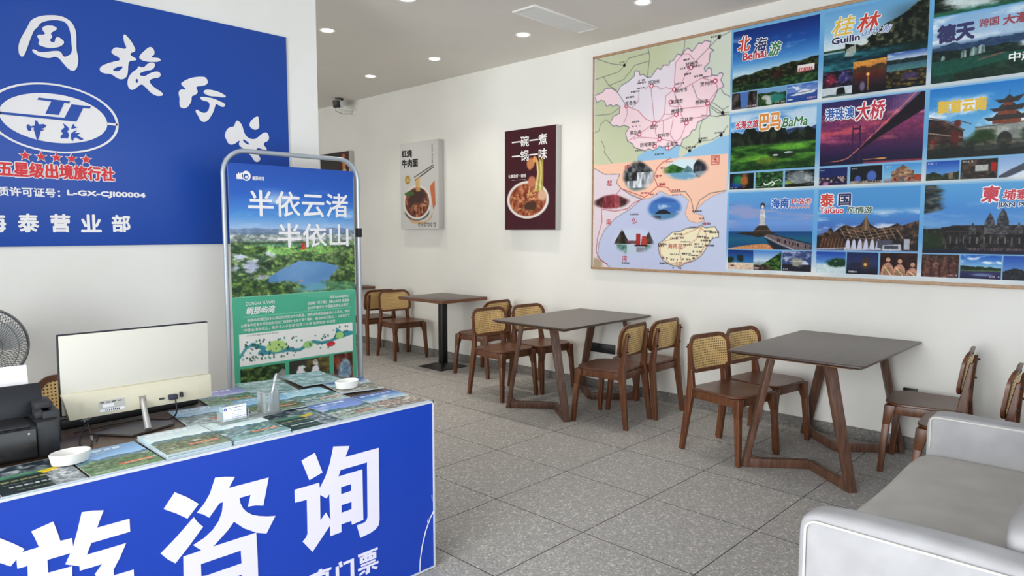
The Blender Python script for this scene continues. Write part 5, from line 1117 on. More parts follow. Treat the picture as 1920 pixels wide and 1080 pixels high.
for cx, cy, r, q in ((.1, .93, .16, .07), (.36, .95, .2, .05), (.33, .76, .13, .05), (.86, .93, .16, .06), (.62, .72, .14, .03), (.9, .75, .12, .05), (.16, .66, .12, .025), (.55, .70, .1, .03)):
    d = 1 - ss(.6, 1.1, np.hypot((s_.X - cx) / r, (s_.Y - cy) / q) + (s_.n(20, 30, int(cx * 99)) - .5)); s_.tex(d, (26, 52, 24), (116, 148, 66), 36, 54, int(cy * 90), 1.6)
s_.ell(.53, .90, .018, .008, (150, 110, 90), .2); s_.ell(.6, .7, .3, .33, (255, 255, 255), .02, .07)
s_.rect(.545, .60, .565, .655, (196, 52, 40)); s_.sub(0, .52, 1, 1).grain(.55, 3)

p.rect(0, bv(1.092), 1, bv(1.088), (130, 196, 168))
p.line([(bu(1.73), bv(.975)), (bu(2.44), bv(.975))], .8, (160, 214, 190))
p.ell(.78, bv(1.10), .3, .03, (112, 190, 160), .1, .35)
mp = p.sub(bu(1.703), bv(.878), bu(2.446), bv(.692)); mp.a[:] = (232, 230, 224)
mp.dashes(.05, .04, .32, .1, (120, 120, 120), 1, 4, .7)
mp.line([(.0, .72), (.05, .45), (.12, .34)], 4, (70, 150, 160)); mp.line([(.1, .36), (.2, .52), (.16, .66), (.3, .68), (.42, .64)], 6, (60, 140, 156)); mp.line([(.36, .66), (.50, .72), (.56, .6), (.62, .5), (.7, .58), (.78, .56), (.86, .45), (.92, .3), (1, .36)], 5, (62, 138, 148)); mp.poly([(.84, .1), (.9, .3), (.99, .3), (1, .42), (.9, .5), (.83, .4)], (64, 146, 160))
mp.ell(.30, .50, .085, .19, (176, 208, 120), .12); mp.ell(.575, .58, .045, .12, (150, 196, 120), .1); mp.ell(.87, .40, .04, .12, (160, 206, 120), .1); mp.ell(.785, .66, .042, .09, (206, 40, 52), .06)
rng = random.Random(8)
for i in range(110):
    u = rng.uniform(.01, .48) if i < 80 else rng.uniform(.5, .95); q = rng.uniform(.22, .88) if i < 80 else rng.uniform(.3, .8) - (.2 if u > .8 else 0)
    mp.ell(u, q, .008, rng.uniform(.02, .045), rng.choice(((44, 96, 70), (60, 70, 66), (80, 150, 130), (40, 78, 60))), .3, .9)
a_ = p.sub(bu(1.702), bv(.676), bu(1.976), bv(.46)); a_.grad((0, (206, 214, 206)), (.2, (110, 140, 90)), (1, (120, 124, 116)))
a_.tex(1 - ss(.1, .22, a_.Y - .45 + a_.X * .1) * ss(.2, .5, a_.X), (22, 40, 18), (112, 148, 70), 12, 12, 31, 1.5); a_.poly([(.95, .14), (1, .2), (1, 1), (.3, 1), (.45, .62)], (150, 150, 148), .9); a_.rect(.5, .5, .7, .6, (40, 44, 44))
b_ = p.sub(bu(2.003), bv(.683), bu(2.276), bv(.46)); b_.a[:] = (52, 52, 44); b_.tex(ss(.3, .6, b_.X), (44, 42, 20), (120, 104, 60), 9, 9, 33); b_.ell(.3, .55, .13, .35, (226, 224, 226), .2, 1, 1.0, 2); b_.ell(.64, .5, .1, .4, (228, 226, 228), .2, 1, 1.1, 3); b_.ell(.2, .8, .15, .2, (220, 220, 224), .2, 1, .9, 4)
c_ = p.sub(bu(2.307), bv(.684), bu(2.444), bv(.46)); c_.a[:] = (70, 42, 34); c_.tex(.9, (56, 30, 24), (160, 76, 46), 6, 6, 35); c_.ell(.55, .5, .36, .3, (126, 158, 178), .3, 1, .8, 5); c_.tex(c_.m * .6, (70, 100, 130), (206, 214, 216), 8, 9, 38)
p.a[int(bv(.46) * p.h):] = (74, 168, 134)
sheet('banner_print', p, (bx0, YB - .004, bz1), (Wd, 0, 0), (0, 0, -H), BN, M_PRINTG)
MB().box(bx0 - 2.08, bx1 - 2.08, -.003, -.001, bz0, bz1).done('sheet', M_WHITE, BN)
k = Ink((0, YB - .0060, 0), (1, 0, 0), (0, 0, 1))
k.text('半依云渚', 1.777, 1.548, .655, .150, .016); k.text('半依山', 1.947, 1.366, .484, .143, .016)
k.text('DONGNA YUWAN', 1.748, 1.040, .172, .019); k.text('峒那屿湾', 1.746, .985, .178, .045, .02, shear=.2)
k.text('国家AAAA级景区', 2.288, 1.042, .137, .018, .012); k.text('仙侠剧《花千骨》《蜀山战纪》取景地', 2.135, 1.013, .292, .020, .012); k.text('2015年被评为“中国最具原生态景区”', 2.135, .985, .292, .020, .012)
k.text('峒那屿湾景区位于边境边关的崇左市大新县，拥有桂西南田园最美山水风光，景观', 1.752, .944, .678, .019, .008)
k.text('主要集中在黑水河和向水河交汇两岸的“七岛七湾千峰岭，抱河树林万重山”，白鹭翠竹下', 1.712, .916, .718, .019, .008)
k.text('“半依云渚半依山，景此令人不思返”诠释了这里“如梦如画”的诗意', 1.722, .888, .60, .019, .008)
k.geo(outline_geo([[(1.715, 1.755), (1.715, 1.785), (1.722, 1.78), (1.727, 1.795), (1.735, 1.782), (1.742, 1.792), (1.752, 1.78), (1.752, 1.755)], ], 0), 0, 0)
k.geo(outline_geo([oval(1.772, 1.775, .026, .028, 28), oval(1.770, 1.770, .015, .016, 24)], 0), join=True); k.geo(outline_geo([oval(1.772, 1.768, .008, .009, 18)], 0), join=True)
k.text('峒那屿湾', 1.808, 1.752, .070, .024, .02)
k.done('lettering', M_LETTER, BN)

# ------------------------------------------------------------ noodle posters (deep canvases)
def canvas(name, label, y0, y1, z0, z1, pic, bg_m, d=.078):
    yc, zc_ = (y0 + y1) / 2, (z0 + z1) / 2
    t = thing(name, label, 'poster', (XW, yc, zc_))
    MB().box(-d, -.001, y0 - yc, y1 - yc, z0 - zc_, z1 - zc_, .003).done('canvas_block', M_GREY, t)
    sheet('print', pic, (XW - d - .0008, y1 - .002, z1 - .002), (0, -(y1 - y0 - .004), 0), (0, 0, -(z1 - z0 - .004)), t, M_PRINT)
    return t, Ink((XW - d - .0020, y1, z1), (0, -1, 0), (0, 0, 1))
def noodles(p, cx, cy, rx, ry, soup, seed):
    p.ell(cx, cy, rx * 1.16, ry * 1.16, (226, 218, 212), .03); p.ell(cx, cy, rx, ry, soup, .05)
    m = p.m.copy(); p.tex(m * .8, tuple(c * .55 for c in soup), (222, 150, 104), 26, 26, seed, 1.4)
    rng = random.Random(seed)
    for i in range(26):
        a, r = rng.uniform(0, 6.28), rng.uniform(.2, .85); x, y = cx + rx * r * math.cos(a), cy + ry * r * math.sin(a)
        pts = [(x + rx * .16 * math.cos(a + 1.4 + .5 * j), y + ry * .16 * math.sin(a + 1.4 + .5 * j)) for j in range(4)]
        p.line(pts, 1.6, rng.choice(((226, 186, 130), (206, 130, 88), (234, 206, 160), (150, 70, 48))), .85)
# white one
p = Pic.new(120, 170, (202, 201, 199))
p.poly([(.78, .52), (.90, .45), (.92, .72), (.86, .78)], (196, 112, 76)); p.poly([(.06, .80), (.3, .84), (.55, .92), (.72, .90), (.86, .80), (.9, .72), (.82, .88), (.6, .95), (.3, .93)], (206, 170, 130))
p.ell(.44, .80, .32, .10, (90, 84, 92), .06); noodles(p, .44, .69, .315, .17, (128, 66, 60), 5); p.ell(.44, .64, .22, .09, (74, 52, 50), .3, 1, .9, 3); p.ell(.24, .585, .11, .03, (72, 100, 50), .2, 1, .9, 6)
p.line([(.40, .435), (.88, .30)], 2.2, (52, 40, 40)); p.line([(.38, .40), (.87, .28)], 1.8, (66, 52, 50))
for i in range(6): p.line([(.42 + .02 * i, .42 - .005 * i), (.43 + .018 * i, .56)], 1.8, (220, 178, 112) if i % 2 else (190, 140, 82))
p.ell(.20, .425, .075, .05, (168, 138, 72), .08); p.dashes(.14, .40, .27, .45, (235, 220, 170), 2, 3, .8)
for i in range(3):
    p.line([(.50 + .16 * i, .925), (.475 + .16 * i, .94), (.475 + .16 * i, .955), (.50 + .16 * i, .97)], 1.4, (50, 46, 46)); p.line([(.575 + .16 * i, .925), (.595 + .16 * i, .94), (.595 + .16 * i, .955), (.575 + .16 * i, .97)], 1.4, (50, 46, 46)); p.dashes(.50 + .16 * i, .93, .575 + .16 * i, .965, (70, 60, 60), 2, i, .9)
for i in range(12):
    if i != 5: p.rect(.83, .045 + i * .018, .855, .058 + i * .018, (54, 50, 50), .85)
t, k = canvas('noodle_poster', 'pale grey poster with a beef noodle bowl and black characters', 5.99, 6.695, 1.488, 2.492, p, M_GREY)
k.text('红烧', .03, -.165, .20, .09, .05); k.text('牛肉面', .03, -.285, .31, .10, .05); k.done('lettering', mat('black_ink', rgb(34, 31, 32), .5), t)
# dark red one
p = Pic.new(120, 170, (66, 24, 34)); p.tex(.35, (58, 20, 30), (74, 28, 38), 4, 4, 3)
p.ell(.46, .86, .13, .03, (186, 120, 104), .1); noodles(p, .46, .70, .355, .16, (176, 74, 48), 9); p.ell(.52, .76, .13, .05, (74, 46, 34), .3, 1, .9, 4)
for i in range(8): p.line([(.63 + .018 * i, .30 + .02 * (i % 3)), (.66 + .014 * i, .45), (.60 + .022 * i, .62)], 2.2, ((216, 190, 120), (230, 214, 150), (190, 150, 80), (140, 150, 70))[i % 4])
p.ell(.52, .345, .075, .055, (196, 130, 84), .2, 1, .6, 3); p.ell(.55, .53, .07, .05, (190, 116, 86), .2, 1, .6, 5); p.ell(.60, .31, .04, .03, (222, 150, 90), .2, 1, .5, 6); p.ell(.74, .66, .08, .05, (214, 170, 140), .3, 1, .8, 9)
p.dashes(.30, .885, .62, .915, (44, 15, 24), 1, 7, .8); p.dashes(.30, .93, .6, .955, (46, 16, 24), 1, 8, .7)
t, k = canvas('noodle_poster', 'dark red poster with a noodle bowl and white characters', 4.265, 4.945, 1.476, 2.470, p, M_GREY)
k.text('一碗一煮', .10, -.175, .47, .105, .02); k.text('一锅一味', .10, -.315, .47, .105, .02); k.text('认真做好一碗粉', .05, -.475, .245, .036, .02)
k.geo(outline_geo([[(.10, -.497), (.30, -.497), (.30, -.495), (.10, -.495)]], 0)); k.done('lettering', M_LETTER, t)
# brown one mostly behind the banner
p = Pic.new(100, 140, (70, 64, 62)); p.grad((0, (62, 58, 56)), (1, (78, 66, 60))); p.tex(ss(.5, .8, p.X) * .6, (70, 30, 30), (96, 52, 46), 4, 5, 4)
noodles(p, .45, .7, .33, .17, (150, 76, 48), 12); p.ell(.83, .18, .06, .08, (206, 128, 72), .3, 1, .6, 3); p.ell(.82, .06, .06, .03, (170, 110, 90), .3, 1, .6, 4); p.ell(.84, .24, .07, .015, (226, 200, 150), .2)
canvas('noodle_poster', 'dark brown food poster partly hidden behind the standing banner', 7.79, 8.50, 1.488, 2.506, p, M_GREY)

# ------------------------------------------------------------ the long travel board: map and nine picture fields
BY0, BY1, BZ0, BZ1 = .46, 3.873, 1.116, 3.030
PB = thing('poster_board', 'wide framed wall board with a map and nine travel pictures', 'poster board', (XW, 2.2, 2.07))
XF = XW - .024
def bx(y0, y1, z0, z1, x0, x1): return (x0 - XW, x1 - XW, y0 - 2.2, y1 - 2.2, z0 - 2.07, z1 - 2.07)
MB().box(*bx(BY0 + .01, BY1 - .01, BZ0 + .01, BZ1 - .01, XF + .001, XW)).done('backing', M_PAPER, PB)
m = MB()
for a in ((BY0, BY1, BZ0, BZ0 + .022), (BY0, BY1, BZ1 - .022, BZ1), (BY0, BY0 + .018, BZ0, BZ1), (BY1 - .012, BY1, BZ0, BZ1)): m.box(*bx(*a, XW - .034, XW), bev=.002)
m.done('frame', M_FRAME, PB)

# background of the picture field: blue sky fading into white along each row
p = Pic.new(110, 100); 
bz = lambda z: (3.008 - z) / (3.008 - 1.138)
for z0, z1 in ((3.02, 2.38), (2.38, 1.77), (1.77, 1.12)):
    q = p.sub(0, max(0, bz(z0)), 1, min(1, bz(z1))); q.grad((0, (120, 178, 220)), (.55, (96, 160, 214)), (.78, (150, 186, 216)), (.93, (222, 226, 228)), (1, (214, 214, 208)))
    q.tex(ss(.55, .95, q.Y) * .35, (150, 180, 206), (236, 238, 238), 12, 8, int(z0 * 9))
sheet('field_background', p, (XF - .0004, 2.548, 3.008), (0, -(2.548 - .478), 0), (0, 0, -(3.008 - 1.138)), PB, M_PRINT)

# map
p = Pic.new(262, 372, (199, 204, 172)); p.tex(.35, (190, 196, 160), (210, 214, 190), 3, 4, 2); p.mix(ss(.45, 1, p.X) * (p.Y < .57) * .75, (216, 222, 214))
p.poly(MAP['sea'], (146, 190, 224)); 
lo = p.sub(0, .50, 1, 1)
p.poly([(0, .535), (.45, .52), (1.01, .505), (1.01, 1.01), (0, 1.01)], (190, 196, 226)); p.mix(p.m * ss(.5, 1, p.X) * .4, (206, 214, 236))
p.poly(MAP['viet'], (224, 208, 218)); p.poly(MAP['salmon'], (246, 198, 174)); p.line(MAP['viet'], 1.1, (90, 90, 96), .8); p.line(MAP['salmon'][2:-1], .8, (110, 100, 100), .6)
p.ell(.02, .985, .06, .03, (170, 158, 130), .3)
p.poly(MAP['hainan'], (242, 230, 196)); p.line(MAP['hainan'] + MAP['hainan'][:1], 1.1, (70, 70, 80))
p.poly(MAP['gx'], (244, 214, 222)); g_ = p.m.copy(); p.poly(MAP['pale'], (228, 222, 234), .8); p.ell(.55, .25, .12, .08, (238, 222, 232), .5, .6)
p.mix(g_ * ss(.5, .9, p.X) * .35, (246, 204, 214)); p.line(MAP['gx'] + MAP['gx'][:1], 1.2, (84, 96, 120))
for l in MAP['black']: p.line(l, 1.0, (96, 104, 104))
for l in MAP['roads']: p.line(l, .9, (176, 96, 120))
for l in MAP['redroad']: p.line(l, 1.2, (176, 60, 66))
for l in MAP['blackroad'] : p.line(l, 1.1, (96, 90, 92))
for l in MAP['hnroads']: p.line(l, 1.0, (196, 120, 96))
for u, q in MAP['cdot']: p.ell(u, q, .016, .0105, (196, 60, 96), .12); p.ell(u, q, .009, .006, (248, 224, 230), .15)
for u, q in MAP['bdot']: p.ell(u, q, .011, .0075, (24, 24, 26), .1)
for i, (u, q) in enumerate(MAP['tiny']): p.dashes(u - .032, q - .006, u + .032, q + .0065, (52, 44, 50) if q < .5 or q > .72 else (150, 40, 50), 1, i, .85)
for nm, (cx, cy, rx, ry) in MAP['ph'].items():
    m_ = 1 - ss(.78, 1.12, np.hypot((p.X - cx) / rx, (p.Y - cy) / ry) + (p.n(9, 12, 41) - .5) * .25)
    t_ = Pic(p.a.copy()); X_, Y_ = (p.X - cx) / rx, (p.Y - cy) / ry
    if nm == 'fall':
        t_.tex(1, (26, 28, 32), (120, 122, 126), 40, 50, 4, 1.6); f_ = (np.abs(Y_ - .05) < .3) * (X_ > -.1) + (np.abs(Y_ - .55) < .25); t_.tex(np.clip(f_, 0, 1) * .95, (90, 96, 106), (240, 242, 246), 60, 20, 6, .8); t_.mix((Y_ > .8) * .8, (96, 126, 130))
        m_ *= ss(-1.05, -.75, Y_ - X_ * .9 + .25)
    elif nm == 'karst':
        t_.a[:] = (206, 226, 236); t_.mix((Y_ > .25) * 1.0, (110, 160, 190)); t_.tex(((Y_ > -.55 + np.abs(X_ + .55) * .9) & (Y_ < .3) & (X_ < .1)) * 1.0, (28, 70, 30), (96, 150, 70), 50, 60, 7); t_.tex(((Y_ > -.35 + np.abs(X_ - .15) * 2) & (Y_ < .3)) * 1.0, (60, 96, 110), (130, 160, 160), 50, 60, 8); t_.tex(((X_ > .38 + Y_ * Y_ * .3)) * 1.0, (24, 30, 40), (70, 74, 84), 50, 60, 9); t_.mix((Y_ > .3) * (p.n(12, 40, 3) > .55) * .6, (186, 214, 226))
    elif nm == 'temple':
        t_.tex(1, (48, 26, 28), (112, 60, 56), 50, 70, 12, 1.4); t_.tex((np.abs(X_) < .5) * 1.0, (110, 36, 46), (176, 84, 90), 60, 40, 13); m_ *= ss(-.9, -.5, Y_ + .45 * np.cos(X_ * 3))
    elif nm == 'isle':
        t_.a[:] = (66, 116, 186); t_.clouds(0, 1, 12, (236, 242, 248), 9, 14, .48, 1); t_.mix((Y_ > .42) * 1.0, (84, 130, 170)); t_.mix(((Y_ > .12 + X_ * X_ * 1.6 + X_ * .3) & (Y_ < .52)) * 1.0, (26, 32, 44)); t_.mix(((Y_ > .7) & (X_ < -.2)) * .8, (40, 50, 60)); t_.mix(((Y_ < -.5)) * .6, (50, 90, 166))
    else:
        t_.a[:] = (196, 206, 230); t_.clouds(0, 1, 12, (240, 244, 250), 9, 14, .5, .6); t_.tex(((Y_ < .25) & (np.abs(X_ + .58) < .32 + Y_ * .35)) * 1.0, (24, 26, 22), (84, 74, 58), 50, 60, 15); t_.tex(((Y_ < .25) & (np.abs(X_ - .72) < .22 + Y_ * .3)) * 1.0, (28, 30, 32), (80, 74, 66), 50, 60, 16)
        t_.tex(((Y_ > .0) & (Y_ < .25) & (X_ > -.4) & (X_ < .2)) * .9, (40, 50, 50), (150, 70, 80), 50, 60, 17); t_.mix((Y_ > .25) * 1.0, (186, 200, 216)); t_.tex(((Y_ > .3) & ((np.abs(X_ + .58) < .26) | (np.abs(X_ - .75) < .18))) * .9, (40, 84, 72), (130, 170, 160), 40, 40, 18)
        t_.mix(((np.abs(X_ - .22) < .11) & (Y_ > -.55) & (Y_ < .3)) * 1.0, (166, 44, 40)); t_.mix(((np.abs(X_ - .5) < .13 + Y_ * .1) & (Y_ > -.35) & (Y_ < .3)) * 1.0, (176, 60, 50)); t_.mix(((np.abs(X_ - .37) < .32) & (Y_ > .3) & (Y_ < .42)) * 1.0, (40, 24, 24)); t_.mix(((np.abs(X_ - .33) < .2) & (Y_ > .48) & (Y_ < .85)) * .6, (96, 90, 96))
    p.mix(m_, t_.a)
sheet('map_print', p, (XF - .0006, 3.853, 3.005), (0, -(3.853 - 2.547), 0), (0, 0, -(3.005 - 1.137)), PB, M_PRINT)
def mxy(u, v): return (u * 1.306, -v * 1.868)
k = Ink((XF - .0016, 3.853, 3.005), (0, -1, 0), (0, 0, 1)); kr = Ink((XF - .0016, 3.853, 3.005), (0, -1, 0), (0, 0, 1))
for n, u, v in MAP['city']:
    x, y = mxy(u, v); w = .038 * len(n); k.text(n, x - w / 2, y - .019, w, .037, .02)
for n, u, v in MAP['big']:
    x, y = mxy(u, v); s1 = .055 if len(n) == 1 else (.046 if len(n) == 3 else .030); kr.text(n, x - s1 * len(n) / 2, y - s1 / 2, s1 * len(n), s1, .012, rot=.5 if n == '北' else 0)
x, y = mxy(MAP['big'][5][1], MAP['big'][5][2]); kr.geo(outline_geo([[(x - .036, y - .036), (x + .036, y - .036), (x + .036, y + .036), (x - .036, y + .036)], [(x - .031, y - .031), (x + .031, y - .031), (x + .031, y + .031), (x - .031, y + .031)]], 0), join=True)
M_INKB = mat('black_ink', rgb(34, 31, 32), .5); M_INKR = mat('map_red_ink', rgb(186, 40, 46), .5)
k.done('place_name', M_INKB, PB); kr.done('red_place_name', M_INKR, PB)

# picture fields: u runs over .645 m, v from the top
CW = .645
def field(name, y, zt, zb, fn):
    p = Pic.new(176, int(176 * (zt - zb) / CW)); p.grad((0, (120, 178, 220)), (1, (150, 190, 220))); fn(p); p.grain(.22, len(name) * 7); p.a[:] = 255 * (np.clip(p.a, 0, 255) / 255) ** 1.22
    sheet(name, p, (XF - .0010, y, zt), (0, -CW, 0), (0, 0, -(zt - zb)), PB, M_PRINT)
def beihai(p):
    s = p.sub(0, 0, 1, .775); s.grad((0, (28, 58, 132)), (.3, (40, 96, 172)), (.55, (96, 160, 214)), (.72, (196, 220, 232)), (1, (60, 90, 70)))
    s.clouds(.1, .6, 3, (170, 206, 236), 3, 8, .5, .7); s.ridge(.69, .03, 9, 5, (14, 22, 14), (80, 92, 50), tf=34, p=1.4, tilt=-.16); s.tex(ss(.86, .92, s.Y + (s.X - .5) * .05), (22, 46, 34), (66, 110, 62), 30, 30, 8); s.tex((np.abs(s.X - .55) < .06) * (np.abs(s.Y - .8) < .06) * .6, (60, 30, 24), (110, 50, 40), 20, 20, 9)
    a = p.sub(0, .79, .315, 1); a.a[:] = (90, 130, 190); a.tex((np.abs(a.X - .5) > .12 + a.Y * -.05 + .05) * 1.0, (22, 18, 20), (110, 96, 92), 9, 3, 4); a.mix((a.Y > .85) * .5, (120, 120, 130))
    b = p.sub(.32, .79, .655, 1); b.a[:] = (130, 170, 206); b.ridge(.25, .1, 4, 6, (20, 46, 24), (84, 124, 70)); b.ell(.65, .6, .3, .25, (60, 140, 130), .3); b.ell(.3, .5, .16, .12, (200, 200, 190), .3, 1, .8, 3); b.ell(.4, .75, .1, .2, (210, 214, 210), .3, .9, .9, 4)
    c = p.sub(.66, .79, 1, 1); c.grad((0, (80, 120, 190)), (.4, (130, 156, 206)), (.5, (70, 104, 170)), (1, (50, 84, 150))); c.clouds(0, .5, 5); c.poly([(.1, .62), (.3, .52), (.45, .36), (.6, .30), (.72, .38), (.94, .46), (.88, .56), (.3, .63)], (226, 230, 236)); c.line([(.35, .5), (.8, .45)], 1.2, (60, 80, 110)); c.ell(.12, .83, .1, .03, (230, 236, 240), .4)
    for q in (a, b): q.dashes(.62, .82, .96, .94, (236, 190, 190), 1, 3)
    c.dashes(.66, .78, .96, .92, (240, 170, 176), 1, 4); p.rect(.775, .565, .955, .635, (238, 226, 222))
def bama(p):
    s = p.sub(0, 0, 1, .765); s.grad((0, (110, 166, 214)), (.3, (96, 160, 216)), (.42, (206, 222, 236)), (1, (40, 96, 40))); s.clouds(.0, .45, 4, (226, 234, 242), 2, 5, .42, .8)
    s.ridge(.36, .10, 3.2, 15, (60, 76, 120), (84, 104, 140), .7, tilt=-.12); s.ridge(.36, .17, 4.4, 24, (18, 28, 24), (56, 72, 48), .72, tf=14)
    s.poly([(-.01, .66), (-.01, .42), (.03, .39), (.06, .41), (.10, .37), (.16, .35), (.19, .27), (.23, .22), (.28, .24), (.31, .32), (.34, .35), (.38, .32), (.40, .26), (.43, .20), (.46, .18), (.49, .23), (.53, .22), (.57, .25), (.60, .23), (.64, .28), (.67, .38), (.69, .44), (.70, .66)], (30, 40, 32))
    s.tex(s.m * .85, (16, 22, 20), (60, 74, 50), 26, 9, 31, 1.5)
    s.tex(ss(.53, .6, s.Y), (26, 64, 26), (96, 152, 60), 7, 22, 26, 1.1); s.ell(.72, .64, .2, .05, (120, 184, 70), .4, .9); s.ell(.35, .78, .22, .04, (120, 176, 64), .4, .8); s.ell(.45, .86, .12, .06, (128, 140, 56), .4, .8)
    s.ell(.62, .76, .16, .045, (34, 52, 34), .3, .9, .7, 5); s.ell(.55, .76, .03, .015, (206, 214, 214), .2); s.ell(.7, .73, .05, .014, (190, 200, 200), .2); s.tex(ss(.82, .95, s.Y) * .8, (14, 46, 18), (50, 104, 44), 30, 30, 29)
    a = p.sub(0, .79, .30, 1); a.a[:] = (20, 26, 24); a.ell(.3, .7, .25, .2, (40, 70, 170), .6); a.ell(.35, .4, .2, .3, (40, 130, 90), .6); a.ell(.62, .45, .16, .4, (170, 110, 60), .5, 1, .8, 3)
    b = p.sub(.325, .79, .645, 1); b.tex(1, (16, 40, 20), (96, 150, 90), 8, 8, 7, 1.3); b.line([(.32, .7), (.36, .8), (.5, .74), (.62, .6), (.7, .72), (.62, .84)], 3, (226, 236, 220)); b.line([(.7, .6), (.9, .5), (.92, .6)], 1.5, (226, 236, 220))
    c = p.sub(.67, .79, 1, 1); c.a[:] = (26, 30, 28); c.ell(.5, .5, .45, .42, (130, 138, 140), .4, 1, .6, 4); c.clouds(0, 1, 6, (200, 206, 206), 4, 4, .5, .6); c.ridge(.8, .1, 4, 7, (12, 18, 12), (40, 56, 26)); c.ell(.15, .72, .15, .08, (150, 170, 90), .5)
    for q in (a, b): q.dashes(.04, .84, .3, .94, (220, 224, 220), 1, 3)
    c.dashes(.7, .8, .96, .93, (150, 156, 150), 1, 4)
def hainan(p):
    s = p.sub(0, 0, 1, .73); s.grad((0, (112, 172, 220)), (.3, (110, 160, 216)), (.55, (128, 166, 220)), (.68, (110, 150, 206)), (.69, (36, 84, 140)), (.82, (40, 110, 140)), (1, (30, 84, 130)))
    s.clouds(.2, .66, 12, (176, 172, 206), 2, 9, .46, .7); s.clouds(.2, .5, 13, (60, 100, 170), 2, 10, .56, .5)
    s.poly([(.0, .99), (.25, .93), (.45, .90), (.56, .94), (.6, 1.0), (0, 1.0)], (206, 150, 106)); s.poly([(.09, .73), (.2, .70), (.6, .70), (.5, .76), (.36, .79), (.3, .76)], (60, 54, 44))
    s.poly([(.30, .71), (.35, .62), (.38, .58), (.48, .58), (.50, .64), (.55, .72)], (74, 62, 54)); s.line([(.33, .67), (.52, .67)], 1.2, (130, 110, 80))
    s.poly([(.44, .77), (.5, .72), (1, .92), (1, 1), (.78, 1), (.6, .90)], (126, 112, 116)); s.line([(.5, .72), (1, .90)], 1.4, (40, 36, 44)); s.line([(.46, .78), (.80, 1)], 1.4, (200, 190, 186)); s.poly([(.46, .80), (.62, .92), (.76, 1), (.56, 1)], (44, 40, 46), .8)
    rng = random.Random(3)
    for i in range(14): u = rng.uniform(.6, .98); s.rect(u, .78 + (u - .5) * .32, u + .012, .83 + (u - .5) * .32, (30, 26, 34))
    s.ell(.42, .24, .028, .05, (70, 60, 62), .15); s.ell(.42, .26, .016, .03, (226, 224, 222), .2); s.poly([(.40, .30), (.44, .30), (.457, .42), (.45, .56), (.39, .56), (.385, .42)], (222, 220, 222)); s.tex(s.m * .5, (150, 150, 160), (240, 240, 244), 40, 40, 5); s.poly([(.375, .58), (.39, .54), (.45, .54), (.465, .58)], (206, 204, 202))
    a = p.sub(0, .745, .325, 1); a.grad((0, (30, 60, 130)), (.5, (60, 120, 180)), (.62, (60, 130, 180)), (.66, (226, 206, 186)), (1, (214, 190, 170))); a.ell(.1, .5, .15, .15, (30, 60, 40), .3, 1, .8, 2); a.ell(.5, .4, .12, .18, (30, 50, 44), .3, .9, 1.2, 3); a.ell(.2, .8, .08, .03, (40, 30, 30), .3)
    b = p.sub(.33, .745, .66, 1); b.grad((0, (90, 140, 206)), (.5, (200, 216, 230)), (1, (50, 90, 60))); b.tex(((b.Y > 1.0 - b.X * .95)) * 1.0, (20, 50, 20), (100, 140, 70), 12, 12, 5); b.tex((b.Y > .72) * (b.X < .6) * 1.0, (56, 44, 38), (150, 126, 104), 9, 9, 6)
    c = p.sub(.67, .745, 1, 1); c.a[:] = (70, 84, 130); c.clouds(0, .7, 8, (206, 214, 234), 4, 5, .46, 1); c.mix((c.Y > .66) * 1.0, (44, 44, 56)); c.ell(.5, .55, .2, .2, (150, 150, 140), .3, 1, .7, 5); c.line([(.25, .5), (.75, .48)], 2, (190, 190, 180))
    for q in (a, b, c): q.dashes(.04, .84, .22, .95, (240, 200, 190) if q is a else (230, 230, 230), 1, 3)
